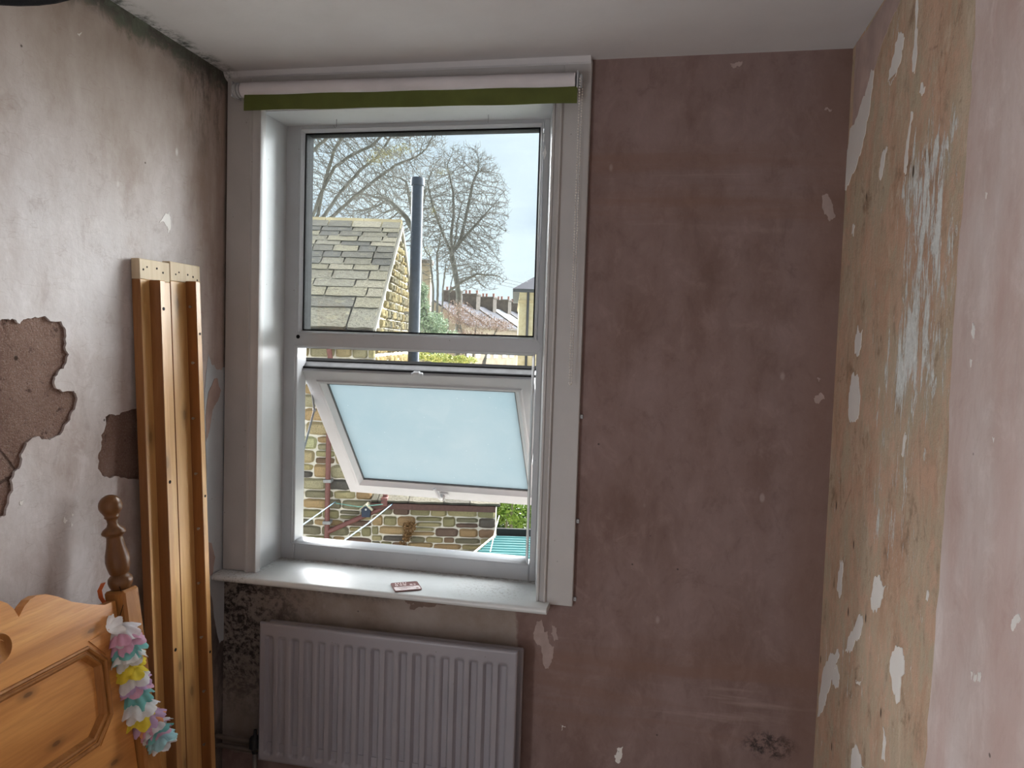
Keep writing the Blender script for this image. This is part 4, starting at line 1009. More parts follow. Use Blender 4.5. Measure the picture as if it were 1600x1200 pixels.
# verge, fascia and gutter
for sb in (1,):
    MB().prism([(9.93, EZ-.08), (9.93, EZ-.03), (RB, RZg-.02), (14.36, EZ-.05), (14.36, EZ-.10), (RB, RZg-.11)], lambda p, q, d: (d, p, q), HA1+.012, HA1+.045).xf(EM).build('verge_pointing', plain('grey_verge_mortar', (.24, .22, .18), .9), house)
MB().box(HA0, HA1, 10.04, 10.19, EZ-.26, EZ-.06).xf(EM).build('eaves_board', plain('dark_eaves_board', (.06, .05, .045), .8), house)
gt = MB(); N_ = 10
for x in (HA0, HA1+.02):
    for k in range(N_+1):
        a = math.pi*k/N_; gt.v.append((x, 9.93-.062*math.cos(a), EZ-.085-.062*math.sin(a)))
    for k in range(N_+1):
        a = math.pi*(N_-k)/N_; gt.v.append((x, 9.93-.057*math.cos(a), EZ-.085-.057*math.sin(a)))
L_ = 2*(N_+1); gt.f = [(k, (k+1) % L_, (k+1) % L_+L_, k+L_) for k in range(L_)] + [tuple(range(L_)), tuple(range(L_, 2*L_))]
gut = gt.xf(EM).build('gutter', Mlil, house, 40)
for x in (-2.35, -2.9, -4.2): MB().box(x-.05, x+.05, 9.862, 9.99, EZ-.15, EZ-.082).xf(EM).build('gutter_joint', Mbrown, gut)
# downpipe with a clip
xp = ex(511, 700, 10.08); xb = -2.50
dp = MB().tube([(xb, 9.94, EZ-.14), (xb, 10.0, EZ-.26), (xb, 10.10, EZ-.42), (xb, 10.10, GZ)], .036, 14).xf(EM).build('downpipe', Mbrown, house, 50)
for z in (-.47, -1.05, .55): MB().bbox(xb-.055, xb+.055, 10.055, 10.19, z-.022, z+.022, .004).tube([(xb, 10.10, z-.02), (xb, 10.10, z+.02)], .041, 14).xf(EM).build('pipe_clip', plain('grey_pipe_clip', (.28, .27, .26), .6), dp)
# bracket on the gable
MB().box(HA1+.03, HA1+.30, 12.55, 12.60, 1.94, 1.99).xf(EM).build('flue_bracket', M['steel'], house)

# ---- outbuilding below, its wall carrying on to the right
ob = thing('stone_outbuilding', eloc(-1.0, 11.5, GZ), 'low rubble stone outbuilding joined to the house, below the open casement', 'outbuilding')
OA0, OA1 = -1.90, -.17
MB().prism([(10.2, GZ), (13.2, GZ), (13.2, .05), (10.2, -.74)], lambda p, q, d: (d, p, q), OA0, OA1).xf(EM).build('wall_core', Mmort, ob)
put_stones(lay(OA0, OA1, -1.98, -.74, (.085, .155), (.15, .44), 33), Msl, ob, fr_front)
join_stones(lay(OA0, OA1, GZ, -1.98, (.1, .16), (.2, .4), 34), Msl, ob, fr_front)
ra = math.atan2(.79, 3.0); OM = EM @ Matrix.Translation((0, 10.08, -.735)) @ Matrix.Rotation(ra, 4, 'X')
MB().box(OA0+.01, OA1+.06, 0, 3.2, -.02, .012).xf(OM).build('roof_deck', plain('dark_roof_edge', (.05, .04, .035), .9), ob)
r = random.Random(5)
for j in range(8):
    x = OA1+.06
    while x > OA0+.03:
        w_ = r.uniform(.28, .5); x0 = max(OA0+.01, x-w_); place('slate', sp_[r.randrange(6)], ob, OM @ Matrix.Translation(((x+x0)/2, -.04+j*.39, .014)) @ Matrix.Diagonal((x-x0-.012, .44, .028, 1))); x -= w_
MB().box(OA0, OA1, 10.06, 10.19, -.83, -.75).xf(EM).build('eaves_board', plain('brown_eaves', (.10, .05, .04), .8), ob)
P1 = ex(602, 783, 10.1); P2 = ex(510, 832, 10.1)
gt2 = MB().bbox(P1.x-.05, P1.x+.04, 10.03, 10.17, P1.z-.06, P1.z+.06, .006).tube([(P1.x, 10.10, P1.z+.10), (P1.x, 10.10, P1.z-.03), (P1.x-.05, 10.10, P1.z-.10), (P2.x, 10.10, P2.z)], .034, 14).xf(EM)
gt2.build('sloping_downpipe', Mbrown, ob, 50)

# ---- flue
flp = ex(652, 284, 9.75); fl = thing('flue_pipe', eloc(flp.x, 11.4, -.4), 'tall dark grey metal flue pipe standing up beside the house gable', 'flue')
FB = 11.4; f1 = ex(652.5, 290, FB); f2 = ex(646, 556, FB); fx_ = (f1.x+f2.x)/2
Mfl = plain('dark_grey_flue_enamel', (.032, .041, .057), .45, .2, sc=18, var=.2)
g_ = .088
MB().tube([(fx_, FB, -.5), (fx_, FB, f1.z+.02)], g_, 28).xf(EM).build('pipe', Mfl, fl, 40)
f0 = ex(652.5, 278, FB)
MB().tube([(fx_, FB, f1.z-.01), (fx_, FB, f1.z+.0), (fx_, FB, f0.z-.02), (fx_, FB, f0.z)], [.094, .106, .106, .100], 28).xf(EM).build('cap', Mfl, fl, 30)
for v in (302, 371, 440, 530): q = ex(650, v, FB); MB().tube([(fx_, FB, q.z-.006), (fx_, FB, q.z+.006)], .0905, 28).xf(EM).build('joint_band', Mfl, fl, 40)

# ---- bird box on the corner pipe
P = ex(572, 798, 10.02); bx = thing('bird_box', eloc(P.x, 10.03, P.z-.1), 'small dark blue bird box with pale pitched roof on the stone wall', 'bird box')
MB().prism([(-.055, -.085), (.055, -.085), (.065, .03), (0, .085), (-.065, .03)], lambda p, q, d: (P.x+p, d, P.z+q), 10.0, 10.155).xf(EM).build('box', plain('dark_blue_paint', (.025, .035, .06), .6), bx)
for s in (1, -1): MB().prism([(0, .082), (0, .100), (s*.095, .018), (s*.090, .004)], lambda p, q, d: (P.x+p, d, P.z+q), 9.97, 10.16).xf(EM).build('roof_board', plain('pale_weathered_board', (.42, .38, .27), .8), bx)
MB().lathe([(.0001, 0), (.014, 0), (.014, .002), (.0001, .002)], EM @ Matrix.Translation((P.x, 9.9985, P.z+.02)) @ Matrix.Rotation(math.pi/2, 4, 'X'), 14).build('entrance_hole', plain('pale_hole_ring', (.5, .5, .48), .7), bx)

# ---- washing lines and cord
def line(pts, lab, r, col, name='washing_line'):
    return tag(MB().tube([tuple(EM @ p) for p in pts], r, 6).build(name, plain(name+'_cord', col, .6)), lab, 'cord')
blue = (.20, .33, .42)
line([ex(456, 832, 7.0), ex(490, 808, 8.2), ex(524, 784, 10.16)], 'pale blue washing line crossing the downpipe, left one', .006, blue)
line([ex(500, 872, 7.6), ex(530, 850, 8.2), ex(575, 818, 9.0), ex(616, 785, 10.16)], 'pale blue washing line running up to the outbuilding corner', .007, blue)
line([ex(524, 786, 10.14), ex(560, 792, 10.0), ex(598, 788, 9.98)], 'thin green line strung between pipe and bird box', .006, (.16, .36, .30))
line([ex(780, 806, 9.6), ex(773, 832, 9.2), ex(766, 862, 8.8)], 'thin white cord hanging over the turquoise roof', .006, (.62, .6, .56), 'cord')
P = ex(545, 849, 8.6); t = thing('line_post', eloc(P.x, 8.6, GZ), 'top of a grey post with pale cap just above the window frame', 'post')
MB().bbox(P.x-.045, P.x+.045, 8.56, 8.64, GZ, P.z-.01, .006).xf(EM).build('post', plain('grey_post', (.10, .10, .10), .7), t)
MB().bbox(P.x-.07, P.x+.07, 8.54, 8.66, P.z-.01, P.z+.012, .004).xf(EM).build('cap', plain('pale_cap', (.45, .47, .48), .5), t)

# ---- turquoise corrugated roof of a shed
sh = thing('shed', eloc(.6, 9.0, GZ), 'turquoise corrugated shed roof beside the hedge, lower right of the window', 'shed')
A = exz(776, 838, -1.14); Bq = exz(700, 900, -1.36); Cq = exz(960, 838, -1.14); Cq.x = 1.9; Dq = Vector((1.9, Bq.y, -1.36))
NR_ = 130; m_ = MB(); nn = 24
for j in range(NR_+1):
    f = j/NR_; p0 = A.lerp(Bq, f); p1 = Vector((1.9, A.y+(Bq.y-A.y)*f, A.z+(Bq.z-A.z)*f)); h = .016*math.sin(2*math.pi*f*16)
    for p in (p0, p1): m_.v.append((p.x, p.y, p.z+h)); m_.v.append((p.x, p.y, p.z+h-.006))
for j in range(NR_):
    k = 4*j; m_.f += [(k, k+2, k+6, k+4), (k+1, k+5, k+7, k+3), (k, k+4, k+5, k+1), (k+2, k+3, k+7, k+6)]
m_.xf(EM).build('corrugated_sheet', plain('turquoise_painted_sheet', (.05, .175, .17), .45, sc=3, var=.12), sh, 60)
MB().tube([tuple(EM @ (A+Vector((-.01, .01, .02)))), tuple(EM @ (Bq+Vector((-.01, 0, .02))))], .014, 6).build('verge_trim', plain('cream_trim', (.60, .56, .46), .6), sh)
MB().prism([(A.x+.05, A.y-.02), (Bq.x+.07, Bq.y+.02), (1.85, Bq.y+.02), (1.85, A.y-.02)], flat, GZ, -1.42).xf(EM).build('shed_walls', plain('brown_shed_boards', (.10, .075, .05), .85), sh)
MB().box(-.15, 1.9, A.y+.03, A.y+.08, GZ, -1.04).xf(EM).build('rear_board', plain('black_weathered_board', (.02, .02, .018), .9), sh)

# ---- leafy plants
def leaves(m_, centre, radii, n, size, r, up=.2, shell=.55):
    for i in range(n):
        v = Vector((r.gauss(0, 1), r.gauss(0, 1), r.gauss(0, 1))).normalized()*(shell+(1-shell)*r.random())
        c = Vector(centre)+Vector((v.x*radii[0], v.y*radii[1], v.z*radii[2])); s = size*r.uniform(.6, 1.3)
        a = Vector((r.gauss(0, 1), r.gauss(0, 1), r.gauss(0, 1)-up)).normalized(); b2 = a.orthogonal().normalized(); b2.rotate(Matrix.Rotation(r.uniform(0, 6.28), 3, a)); nn = a.cross(b2)
        m_.add([c-a*s*.5, c+b2*s*.22+nn*s*.05, c+a*s*.5, c-b2*s*.22+nn*s*.05], [(0, 1, 2, 3)])
def leafmat(name, c0, c1, sc=9, tr=.3):
    g = G(name); n = g.noise(sc, 3, .6); return g.done(g.ramp(n, [(.32, c0), (.68, c1)]), .55, None, 0, .2, tr*.4)
r = random.Random(77)
P = ex(800, 805, 11.2); hg = thing('laurel_hedge', eloc(P.x, 11.2, GZ), 'bright yellow green laurel bush behind the turquoise shed', 'bush')
m_ = MB()
leaves(m_, (P.x+.10, 11.2, P.z+.12), (.44, .42, .34), 1500, .085, r); leaves(m_, (P.x+.75, 11.3, P.z+.3), (.6, .5, .6), 1300, .09, r)
tag(m_.xf(EM).build('foliage', leafmat('laurel_leaf', (.10, .19, .03), (.30, .42, .08), 14), hg), kind='stuff')
m_ = MB(); leaves(m_, (P.x+.05, 11.45, P.z-.15), (.5, .3, .28), 900, .09, r); tag(m_.xf(EM).build('shaded_foliage', leafmat('laurel_leaf_shade', (.03, .07, .02), (.09, .15, .04), 14), hg), kind='stuff')  # shade inside the bush is put into a darker leaf colour
m_ = MB()
for (x_, t_) in ((ex(796, 830, 11.1).x, .035), (P.x+.5, .03), (P.x-.1, .02)): m_.tube([(x_, 11.1, GZ), (x_+.02, 11.12, P.z-.2), (x_+.03, 11.2, P.z+.2)], [t_, t_, t_*.5], 7)
m_.xf(EM).build('stem', plain('pale_bark', (.34, .30, .24), .9), hg)
P = ex(637, 830, 10.08); dpn = thing('dried_climber', eloc(P.x, 10.05, P.z), 'clump of dry brown climbing plant hanging on the stone wall', 'plant')
m_ = MB()
for k, (u, v, rx, rz, n) in enumerate(((640, 822, .10, .09, 420), (636, 838, .07, .08, 260), (628, 852, .05, .08, 160), (622, 864, .04, .07, 90), (617, 880, .03, .08, 60))):
    q = ex(u, v, 10.08); leaves(m_, (q.x, 10.08, q.z), (rx, .07, rz), n, .045, r, .5, .2)
tag(m_.xf(EM).build('dry_leaves', leafmat('dry_leaf', (.16, .085, .035), (.36, .21, .095), 30, .2), dpn), kind='stuff')
m_ = MB(); m_.tube([tuple(ex(610, 905, 10.13)), tuple(ex(620, 870, 10.12)), tuple(ex(632, 845, 10.11)), tuple(ex(642, 818, 10.10))], [.014, .012, .01, .006], 6); m_.xf(EM).build('stem', plain('dry_stem', (.16, .10, .05), .9), dpn)

# ---- bare trees by space colonisation
def grow(attr, paths, step, kill, infl, iters, jitter, seed):
    g = np.random.default_rng(seed); nodes = []; par = []
    for P in paths:
        prev = -1; base = P[0]
        if isinstance(base, int): prev = base; P = P[1:]
        pts = [np.array(p, float) for p in P]
        if nodes:                                   # a limb that starts on an existing node grows out of it
            dd = np.linalg.norm(np.array(nodes)-pts[0], axis=1)
            if dd.min() < 1e-4: prev = int(dd.argmin()); pts = pts[1:]; base = 0
        for i, p in enumerate(pts):
            if prev >= 0 and (i > 0 or isinstance(base, int)):
                a = np.array(nodes[prev]); L = np.linalg.norm(p-a); k = max(1, int(L/step))
                for q in range(1, k+1): nodes.append(a+(p-a)*q/k + (g.normal(0, jitter*.5, 3) if q < k else 0)); par.append(prev); prev = len(nodes)-1
            else: nodes.append(p); par.append(prev); prev = len(nodes)-1
    nodes = np.array(nodes); par = list(par); A = attr.copy()
    d = np.linalg.norm(A[:, None]-nodes[None], axis=2); near = d.argmin(1); nd = d.min(1)
    keep = nd > kill; A, near, nd = A[keep], near[keep], nd[keep]
    for it in range(iters):
        m = nd < infl
        if not m.any(): break
        dirs = A[m]-nodes[near[m]]; dirs /= np.linalg.norm(dirs, axis=1)[:, None]
        u, inv = np.unique(near[m], return_inverse=True); acc = np.zeros((len(u), 3)); np.add.at(acc, inv, dirs)
        acc += g.normal(0, .25, acc.shape); acc /= np.linalg.norm(acc, axis=1)[:, None]
        new = nodes[u]+acc*step + g.normal(0, jitter, acc.shape); i0 = len(nodes); nodes = np.vstack([nodes, new]); par += list(u)
        D = np.linalg.norm(A[:, None]-new[None], axis=2); dm = D.min(1); am = D.argmin(1)
        b_ = dm < nd; nd = np.where(b_, dm, nd); near = np.where(b_, am+i0, near)
        keep = nd > kill; A, near, nd = A[keep], near[keep], nd[keep]
        if len(A) == 0 or len(nodes) > 16000: break
    return nodes, np.array(par)
def tree_mesh(nodes, par, tip, expo, rmax, thr, twig_n, twig_len, seed):
    n = len(nodes); cnt = np.zeros(n); ch = [[] for _ in range(n)]
    for i in range(n):
        if par[i] >= 0: ch[par[i]].append(i)
    for i in range(n-1, -1, -1):
        if not ch[i]: cnt[i] = 1
        if par[i] >= 0: cnt[par[i]] += cnt[i]
    rad = np.minimum(tip*cnt**(1/expo), rmax); big, small = MB(), MB(); r = random.Random(seed)
    done = np.zeros(n, bool)
    roots = [i for i in range(n) if par[i] < 0]; stack = [(i, None) for i in roots]
    while stack:
        i, prev = stack.pop(); chain = [i] if prev is None else [prev, i]
        while ch[chain[-1]]:
            c = sorted(ch[chain[-1]], key=lambda q: -cnt[q])
            for q in c[1:]: stack.append((q, chain[-1]))
            chain.append(c[0])
        if len(chain) < 2: continue
        rr = [rad[q] for q in chain]; rr[0] = min(rr[0], rr[1]*1.15)
        k = next((q for q in range(len(chain)) if rr[q] < thr), len(chain))
        if k >= 2: big.tube([nodes[q] for q in chain[:k+1]], [float(q) for q in rr[:k+1]], 7, False)
        if k < len(chain)-1: k0 = max(0, k-1 if k >= 2 else 0) if k >= 2 else 0; small.tube([nodes[q] for q in chain[k0+(1 if k >= 2 else 0):]] if len(chain)-k0 > 2 else [nodes[q] for q in chain[-2:]], [float(q) for q in (rr[k0+(1 if k >= 2 else 0):] if len(chain)-k0 > 2 else rr[-2:])], 3, False)
    for i in range(n):
        if rad[i] < thr and r.random() < twig_n:
            for _ in range(1 if r.random() < .6 else 2):
                p = Vector(nodes[i]); pa = Vector(nodes[par[i]]) if par[i] >= 0 else p-Vector((0, 0, 1)); d = ((p-pa).normalized()+Vector((r.gauss(0, .6), r.gauss(0, .6), r.gauss(.15, .6)))).normalized()
                L = twig_len*r.uniform(.5, 1.3); q = p+d*L*.5; e = q+(d+Vector((0, 0, .35))).normalized()*L*.5; small.tube([p, q, e], [tip*.8, tip*.7, tip*.4], 3, False)
    return big, small
Mbark = mat_world_mottle('grey_bark', (.085, .08, .07), (.12, .115, .10), (.155, .15, .125), 6); Mtwig = plain('bare_twig', (.115, .11, .095), .9)
def ell(c, rad, n, g, lower=-1, shape=None):
    P = []
    while len(P) < n:
        v = g.uniform(-1, 1, 3); L = np.linalg.norm(v)
        if L > 1 or v[2] < lower or g.random() > .25+.75*L: continue
        P.append(np.array(c)+v*np.array(rad))
    return np.array(P)
def tree(name_label, base, B, attr, paths, step, kill, infl, tip, thr, rmax=.5, twig_n=.6, twig_len=.3, seed=1, expo=2.2, iters=160, mats=None, name='bare_tree', cat='tree'):
    nd, pr = grow(attr, paths, step, kill, infl, iters, step*.10, seed)
    big, small = tree_mesh(nd, pr, tip, expo, rmax, thr, twig_n, twig_len, seed)
    t = thing(name, eloc(base.x, base.y, GZ), name_label, cat)
    big.xf(EM).build('trunk', (mats or (Mbark, Mtwig))[0], t, True); tag(small.xf(EM).build('twigs', (mats or (Mbark, Mtwig))[1], t, False), kind='stuff')
    return t, nd
E3 = lambda u, v, b: tuple(ex(u, v, b))
g_r = np.random.default_rng(5)
# big tree behind the house roof
B = 24.; c = ex(548, 215, B)
attr = ell(c, (3.15, 2.0, 2.75), 6500, g_r)
fk = E3(478, 372, B)
paths = [[tuple(ex(474, 420, B))[:2]+(GZ,), E3(474, 420, B), fk],
         [0]+[E3(497, 335, B), E3(503, 300, B), E3(512, 268, B-.3), E3(522, 235, B-.5), E3(535, 214, B-.6), E3(548, 190, B-.6)]]
def multi(paths, step):
    """path lists that may start with the string 'k:i' are joined to the nearest existing point when grown"""
    return paths
P_trunk = [tuple(ex(474, 420, B))[:2]+(GZ,), E3(474, 420, B), fk]
def seeds(trunk, limbs, step):
    """one list of paths where every limb starts at the trunk's fork (a copy of its last node)"""
    out = [trunk]; return out, [[trunk[-1]]+l for l in limbs]
T0, LB = seeds(P_trunk, [[E3(497, 335, B), E3(503, 300, B), E3(512, 268, B-.3), E3(522, 235, B-.5), E3(535, 214, B-.6), E3(548, 188, B-.6)],
                         [E3(520, 338, B), E3(556, 305, B+.3), E3(592, 277, B+.5), E3(618, 258, B+.6), E3(650, 245, B+.6)],
                         [E3(506, 338, B), E3(532, 300, B+.8), E3(565, 264, B+1), E3(590, 245, B+1.1), E3(610, 215, B+1.1)],
                         [E3(470, 300, B-.8), E3(477, 248, B-1), E3(500, 225, B-1.1), E3(522, 206, B-1.2), E3(540, 180, B-1.2)],
                         [E3(500, 305, B-.2), E3(522, 262, B-.2), E3(550, 242, B-.2), E3(580, 228, B-.2), E3(605, 205, B)],
                         [E3(455, 330, B), E3(430, 290, B), E3(415, 240, B)]], .1)
big_tree, _n = tree('large bare tree with long arching limbs behind the stone house roof', ex(474, 420, B), B, attr, T0+LB, .105, .135, .9, .0068, .026, .15, .85, .20, 3, 2.75)
def ivy(t, lst, B, seed):
    r_ = random.Random(seed); m_ = MB()
    for (u, v, ru, rv, k) in lst: q = ex(u, v, B); leaves(m_, tuple(q), (ru*B/FPX, .5, rv*B/FPX), k, .075, r_, 0, .1)
    tag(m_.xf(EM).build('ivy', leafmat('pale_ivy_leaf', (.14, .13, .05), (.30, .27, .12), 8), t), kind='stuff')
ivy(big_tree, [(602, 240, 26, 10, 420), (585, 250, 20, 8, 160), (630, 232, 20, 8, 160)], 24., 4)
# rounded tree in the middle distance
B = 36.; c = ex(722, 325, B)
attr = np.vstack([ell(c, (2.35, 2.0, 3.05), 6000, g_r), ell(tuple(ex(735, 405, B)), (1.6, 1.3, 1.35), 1500, g_r)])
fk = E3(706, 396, B)
T0, LB = seeds([tuple(ex(718, 470, B))[:2]+(GZ,), E3(717, 460, B), E3(711, 425, B), fk],
               [[E3(695, 372, B), E3(684, 345, B), E3(675, 318, B-.4), E3(668, 285, B-.5)], [E3(705, 370, B+.3), E3(709, 335, B+.5), E3(708, 300, B+.6), E3(700, 265, B+.6)],
                [E3(715, 385, B), E3(722, 365, B), E3(730, 330, B), E3(738, 290, B-.2), E3(748, 262, B-.2)], [E3(722, 375, B-.3), E3(740, 355, B-.6), E3(758, 335, B-.7)], [E3(712, 375, B), E3(714, 350, B+.2), E3(722, 315, B+.3)]], .1)
mid_tree, _n = tree('rounded bare tree with forked trunk in the middle of the window view', ex(718, 470, B), B, attr, T0+LB, .12, .155, 1.0, .0090, .030, .21, .8, .24, 8, 2.75)
ivy(mid_tree, [(690, 270, 18, 8, 120), (668, 392, 12, 12, 160), (676, 330, 10, 14, 100)], 35., 6)
# thin second stem
B = 34.; attr = ell(tuple(ex(752, 432, B)), (1.25, .9, .75), 500, g_r)
tree('thin leaning bare sapling right of the forked tree trunk', ex(702, 470, B), B, attr, [[tuple(ex(700, 470, B))[:2]+(GZ,), E3(702, 458, B), E3(712, 410, B), E3(716, 385, B)], [E3(702, 455, B), E3(722, 440, B), E3(745, 428, B)]], .11, .17, 1.2, .009, .03, .06, .5, .25, 4)
# tree behind, between the house and the flue
B = 42.; attr = ell(tuple(ex(612, 325, B)), (3.2, 2.0, 2.3), 2400, g_r)
tree('distant bare tree showing between house roof and flue pipe', ex(655, 430, B), B, attr, [[tuple(ex(655, 430, B))[:2]+(GZ,), E3(655, 430, B), E3(650, 370, B)], [E3(650, 370, B), E3(635, 340, B), E3(610, 315, B)], [E3(650, 370, B), E3(642, 320, B), E3(635, 285, B)], [E3(650, 370, B), E3(660, 320, B), E3(668, 285, B)]], .16, .24, 1.6, .012, .04, .2, .6, .3, 5)
# slim multi stem growth next to the flue
B = 30.; attr = ell(tuple(ex(682, 400, B)), (.9, .7, 1.2), 600, g_r)
tree('cluster of slim bare stems between flue and forked tree', ex(682, 470, B), B, attr, [[tuple(ex(676, 480, B))[:2]+(GZ,), E3(677, 455, B), E3(672, 400, B)], [tuple(ex(684, 480, B))[:2]+(GZ,), E3(684, 450, B), E3(683, 395, B)], [tuple(ex(690, 480, B))[:2]+(GZ,), E3(692, 452, B), E3(697, 410, B)]], .11, .18, 1.0, .009, .03, .05, .6, .25, 6)

# ---- evergreen and shrubs below the trees
def shrub(label, base_px, B, blobs, lm, n, size, seed, name, bark=Mbark, cat='bush', up=.2):
    r = random.Random(seed); P = ex(*base_px, B); t = thing(name, eloc(P.x, B, GZ), label, cat); m_ = MB()
    px = B/FPX
    for (u, v, ru, rv, k) in blobs:
        q = ex(u, v, B); leaves(m_, tuple(q), (ru*px, min(ru*px, 1.5), rv*px), int(n*k), size, r, up, .3)
    tag(m_.xf(EM).build('foliage', lm, t), kind='stuff')
    s_ = MB(); 
    for (u, v, ru, rv, k) in blobs: q = ex(u, v, B); s_.tube([(P.x, B, GZ), (P.x*.4+q.x*.6, B, q.z-.8), (q.x, B, q.z)], [.07, .04, .015], 6)
    s_.xf(EM).build('stem', bark, t); return t
shrub('feathery grey green conifer right of the flue pipe', (680, 560), 20., [(655, 480, 18, 24, .8), (672, 505, 30, 20, 1), (690, 530, 36, 18, 1), (668, 548, 30, 12, .8), (660, 455, 10, 14, .3)], leafmat('conifer_needles', (.10, .15, .085), (.30, .36, .24), 6), 1500, .09, 3, 'conifer', up=0)
shrub('sprawling shrub with reddish brown twigs and leaves before the terrace', (735, 560), 26., [(715, 490, 28, 22, 1), (745, 502, 34, 16, 1), (780, 508, 26, 12, .7), (725, 525, 44, 12, 1), (770, 530, 36, 8, .5)], leafmat('reddish_leaf', (.15, .085, .06), (.30, .21, .16), 5, .1), 1900, .055, 4, 'red_shrub', up=0)
shrub('yellow green ivy clump just above the open casement', (670, 580), 16., [(660, 556, 16, 8, .6), (690, 560, 24, 8, .8), (725, 562, 22, 7, .6)], leafmat('ivy_leaf', (.11, .16, .03), (.40, .38, .13), 8), 900, .08, 5, 'ivy_bush')

# ---- terrace beyond
Mtw = mat_world_mottle('terrace_stone', (.20, .155, .11), (.27, .22, .16), (.33, .28, .21), 1.2); Mtr = mat_world_mottle('terrace_slate', (.06, .056, .064), (.08, .075, .084), (.10, .096, .106), 1.0)
Mwh = plain('white_window_paint', (.62, .62, .60), .6); Mpane = plain('far_window_pane', (.08, .09, .10), .15, spec=.6); Mpot = plain('terracotta_chimney_pot', (.26, .12, .09), .8); Mcw = plain('sooty_chimney_stone', (.10, .08, .065), .9, var=.3, sc=3)
TA = math.radians(69); n_h = 6; HWd = 3.9
ta = Vector((math.cos(TA), math.sin(TA), 0)); tn = Vector((math.sin(TA), -math.cos(TA), 0))
T0_ = Vector((-5.15, 64, 0)) + tn*2.75 - ta*HWd
for k in range(n_h):
    o_ = T0_+ta*HWd*k; drop = .12*k
    X_ = EM @ Matrix(((ta.x, -tn.x, 0, o_.x), (ta.y, -tn.y, 0, o_.y), (0, 0, 1, 0), (0, 0, 0, 1)))       # local: x along the row, y into the house, z up
    labs = ['first (largest, leftmost) terraced house of the distant row, mostly behind the trees', 'second distant terraced house from the left, behind the forked tree', 'third distant terraced house from the left, wide chimney stack', 'fourth distant terraced house from the left, pale wet roof', 'fifth distant terraced house, second nearest the yellow building', 'last distant terraced house, next to the yellow building']
    t = thing('terraced_house', tuple(X_ @ Vector((HWd/2, 2.75, GZ))), labs[k], 'house', 'terraced houses in the distance')
    EZt = 2.95; RZt = 4.70; roofm = Mtr
    MB().prism([(0, GZ), (5.5, GZ), (5.5, EZt), (2.75, RZt), (0, EZt)], lambda p, q, d: (d, p, q), .01, HWd-.01).xf(X_).build('wall', Mtw, t)
    for q in (0, 1):
        prf = [(-.35, EZt-.16), (-.35, EZt-.02), (2.75, RZt+.16), (2.75, RZt+.02)] if q == 0 else [(5.85, EZt-.16), (5.85, EZt-.02), (2.75, RZt+.16), (2.75, RZt+.02)]
        MB().prism(prf, lambda p, q_, d: (d, p, q_), .01, HWd-.01).xf(X_).build('roof_slope', plain('pale_wet_slate', (.18, .185, .20), .5, sc=2, var=.3) if (k == 3 and q == 0) else roofm, t)
    MB().prism([(-.4, EZt-.05), (-.4, EZt+.08), (2.75, RZt+.28), (5.9, EZt+.08), (5.9, EZt-.05), (2.75, RZt+.1)], lambda p, q_, d: (d, p, q_), HWd-.16, HWd-.012).xf(X_).build('party_coping', Mcw, t)
    cs = MB().bbox(HWd-.95, HWd-.02, 2.05, 3.45, RZt-.6, RZt+1.15, .03).xf(X_).build('chimney_stack', Mcw, t)
    MB().bbox(HWd-1.02, HWd-.015, 1.97, 3.53, RZt+1.02, RZt+1.2, .03).xf(X_).build('chimney_cap', Mcw, cs)
    for q in (0, 2, 3):
        MB().lathe([(.11, 0), (.09, .25), (.12, .28), (.11, .32)], X_ @ Matrix.Translation((HWd-.5, 2.2+.36*q, RZt+1.2)), 10).build('chimney_pot', Mpot, cs, 40)
    for zr_ in (1.0, -1.6):
        for xw in (1.0, 2.8):
            wn = MB().bbox(xw-.48, xw+.48, -.06, .08, zr_-.8, zr_+.75, .02).xf(X_).build('window', Mwh, t)
            MB().box(xw-.38, xw+.38, -.075, .0, zr_-.68, zr_-.06).box(xw-.38, xw+.38, -.075, .0, zr_+.04, zr_+.64).xf(X_).build('pane', Mpane, wn)
    MB().box(.01, HWd-.01, -.48, -.34, EZt-.2, EZt-.06).xf(X_).build('gutter', Mcw, t)
# big chimney of a nearer house just left of the first
P = ex(660, 448, 48.); 
t = thing('distant_chimney', eloc(P.x, 48, GZ), 'tall stone chimney peeping between flue pipe and conifer', 'chimney')
MB().bbox(P.x-.40, P.x+.55, 47.6, 48.6, GZ, P.z+1.6, .04).xf(EM).build('stack', Mtw, t); MB().bbox(P.x-.5, P.x+.65, 47.5, 48.7, P.z+1.45, P.z+1.7, .03).xf(EM).build('cap', Mcw, t)

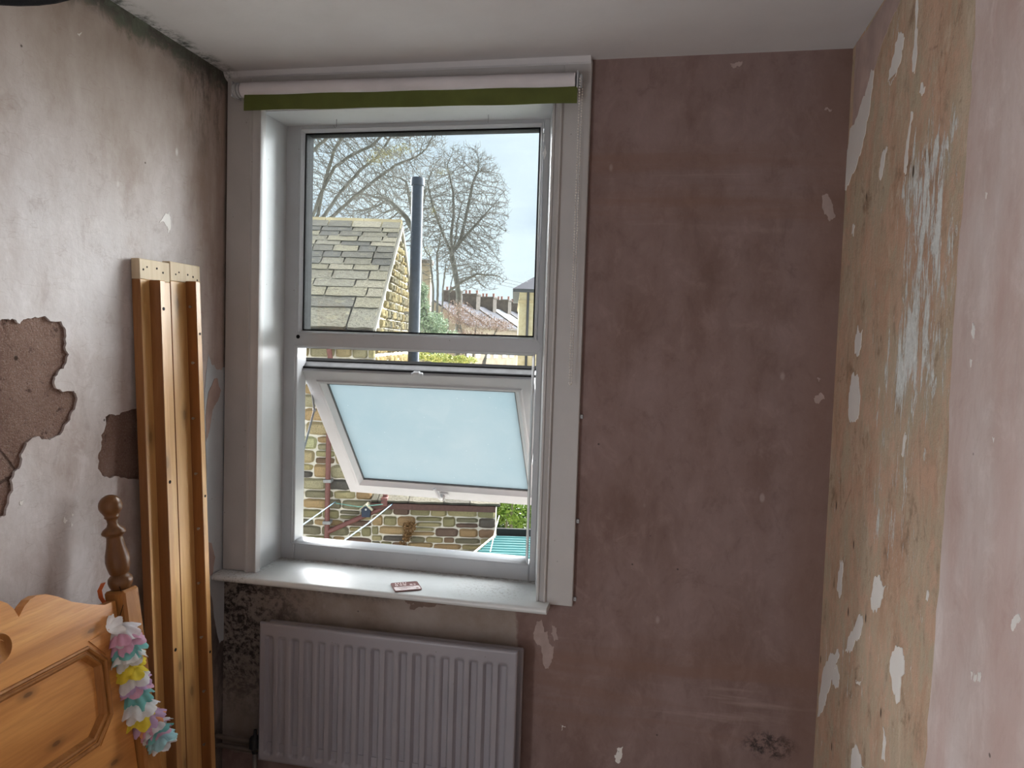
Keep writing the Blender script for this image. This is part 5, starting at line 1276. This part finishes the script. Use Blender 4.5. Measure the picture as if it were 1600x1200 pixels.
# ---- yellow brick building at the right edge
B = 30.; P = ex(812, 452, B); t = thing('yellow_building', eloc(P.x+3, B+4, GZ), 'tall yellow stone building with hipped slate roof at the right of the view', 'building')
MB().box(P.x, P.x+7, B, B+8, GZ, P.z).xf(EM).build('wall', mat_world_mottle('honey_stone', (.40, .335, .20), (.48, .41, .26), (.55, .48, .33), 5), t)
hz = P.z
MB().add([(P.x-.28, B-.28, hz), (P.x+7.3, B-.28, hz), (P.x+7.3, B+8.3, hz), (P.x-.28, B+8.3, hz), (P.x+3.5, B+3.8, hz+2.5), (P.x+3.5, B+4.2, hz+2.5)], [(0,1,2,3),(0,1,4),(1,2,5,4),(2,3,5),(3,0,4,5)]).xf(EM).build('roof', Mtr, t)
MB().box(P.x-.26, P.x+7.2, B-.24, B+8.2, hz-.12, hz-.002).xf(EM).build('eaves', plain('dark_eaves', (.05, .055, .06), .7), t)
MB().box(P.x-.04, P.x+7.04, B-.05, B+8.04, hz-.55, hz-.42).xf(EM).build('string_course', plain('pale_string_course', (.42, .34, .2), .9), t)
MB().tube([(P.x+.35, B-.07, hz-.1), (P.x+.35, B-.07, GZ)], .05, 8).xf(EM).build('downpipe', plain('black_downpipe', (.03, .032, .035), .6), t)
for xw in (2.2, 4.6): wn = MB().bbox(P.x+xw-.5, P.x+xw+.5, B-.05, B+.05, hz-2.6, hz-1.0, .02).xf(EM).build('window', Mwh, t); MB().box(P.x+xw-.4, P.x+xw+.4, B-.065, B, hz-2.5, hz-1.1).xf(EM).build('pane', Mpane, wn)
# telephone wires
for i, (v0, v1) in enumerate(((430, 447), (436, 451), (442, 455))):
    pts = [tuple(EM @ ex(770+ (840-770)*q/6, v0+(v1-v0)*q/6 + 1.5*math.sin(math.pi*q/6), 40)) for q in range(7)]
    tag(MB().tube(pts, .010, 4).build('telephone_wire', plain('black_wire', (.12, .12, .12), .7)), ['highest', 'middle', 'lowest'][i]+' of three thin wires crossing the sky near the yellow building', 'wire', 'telephone wires')
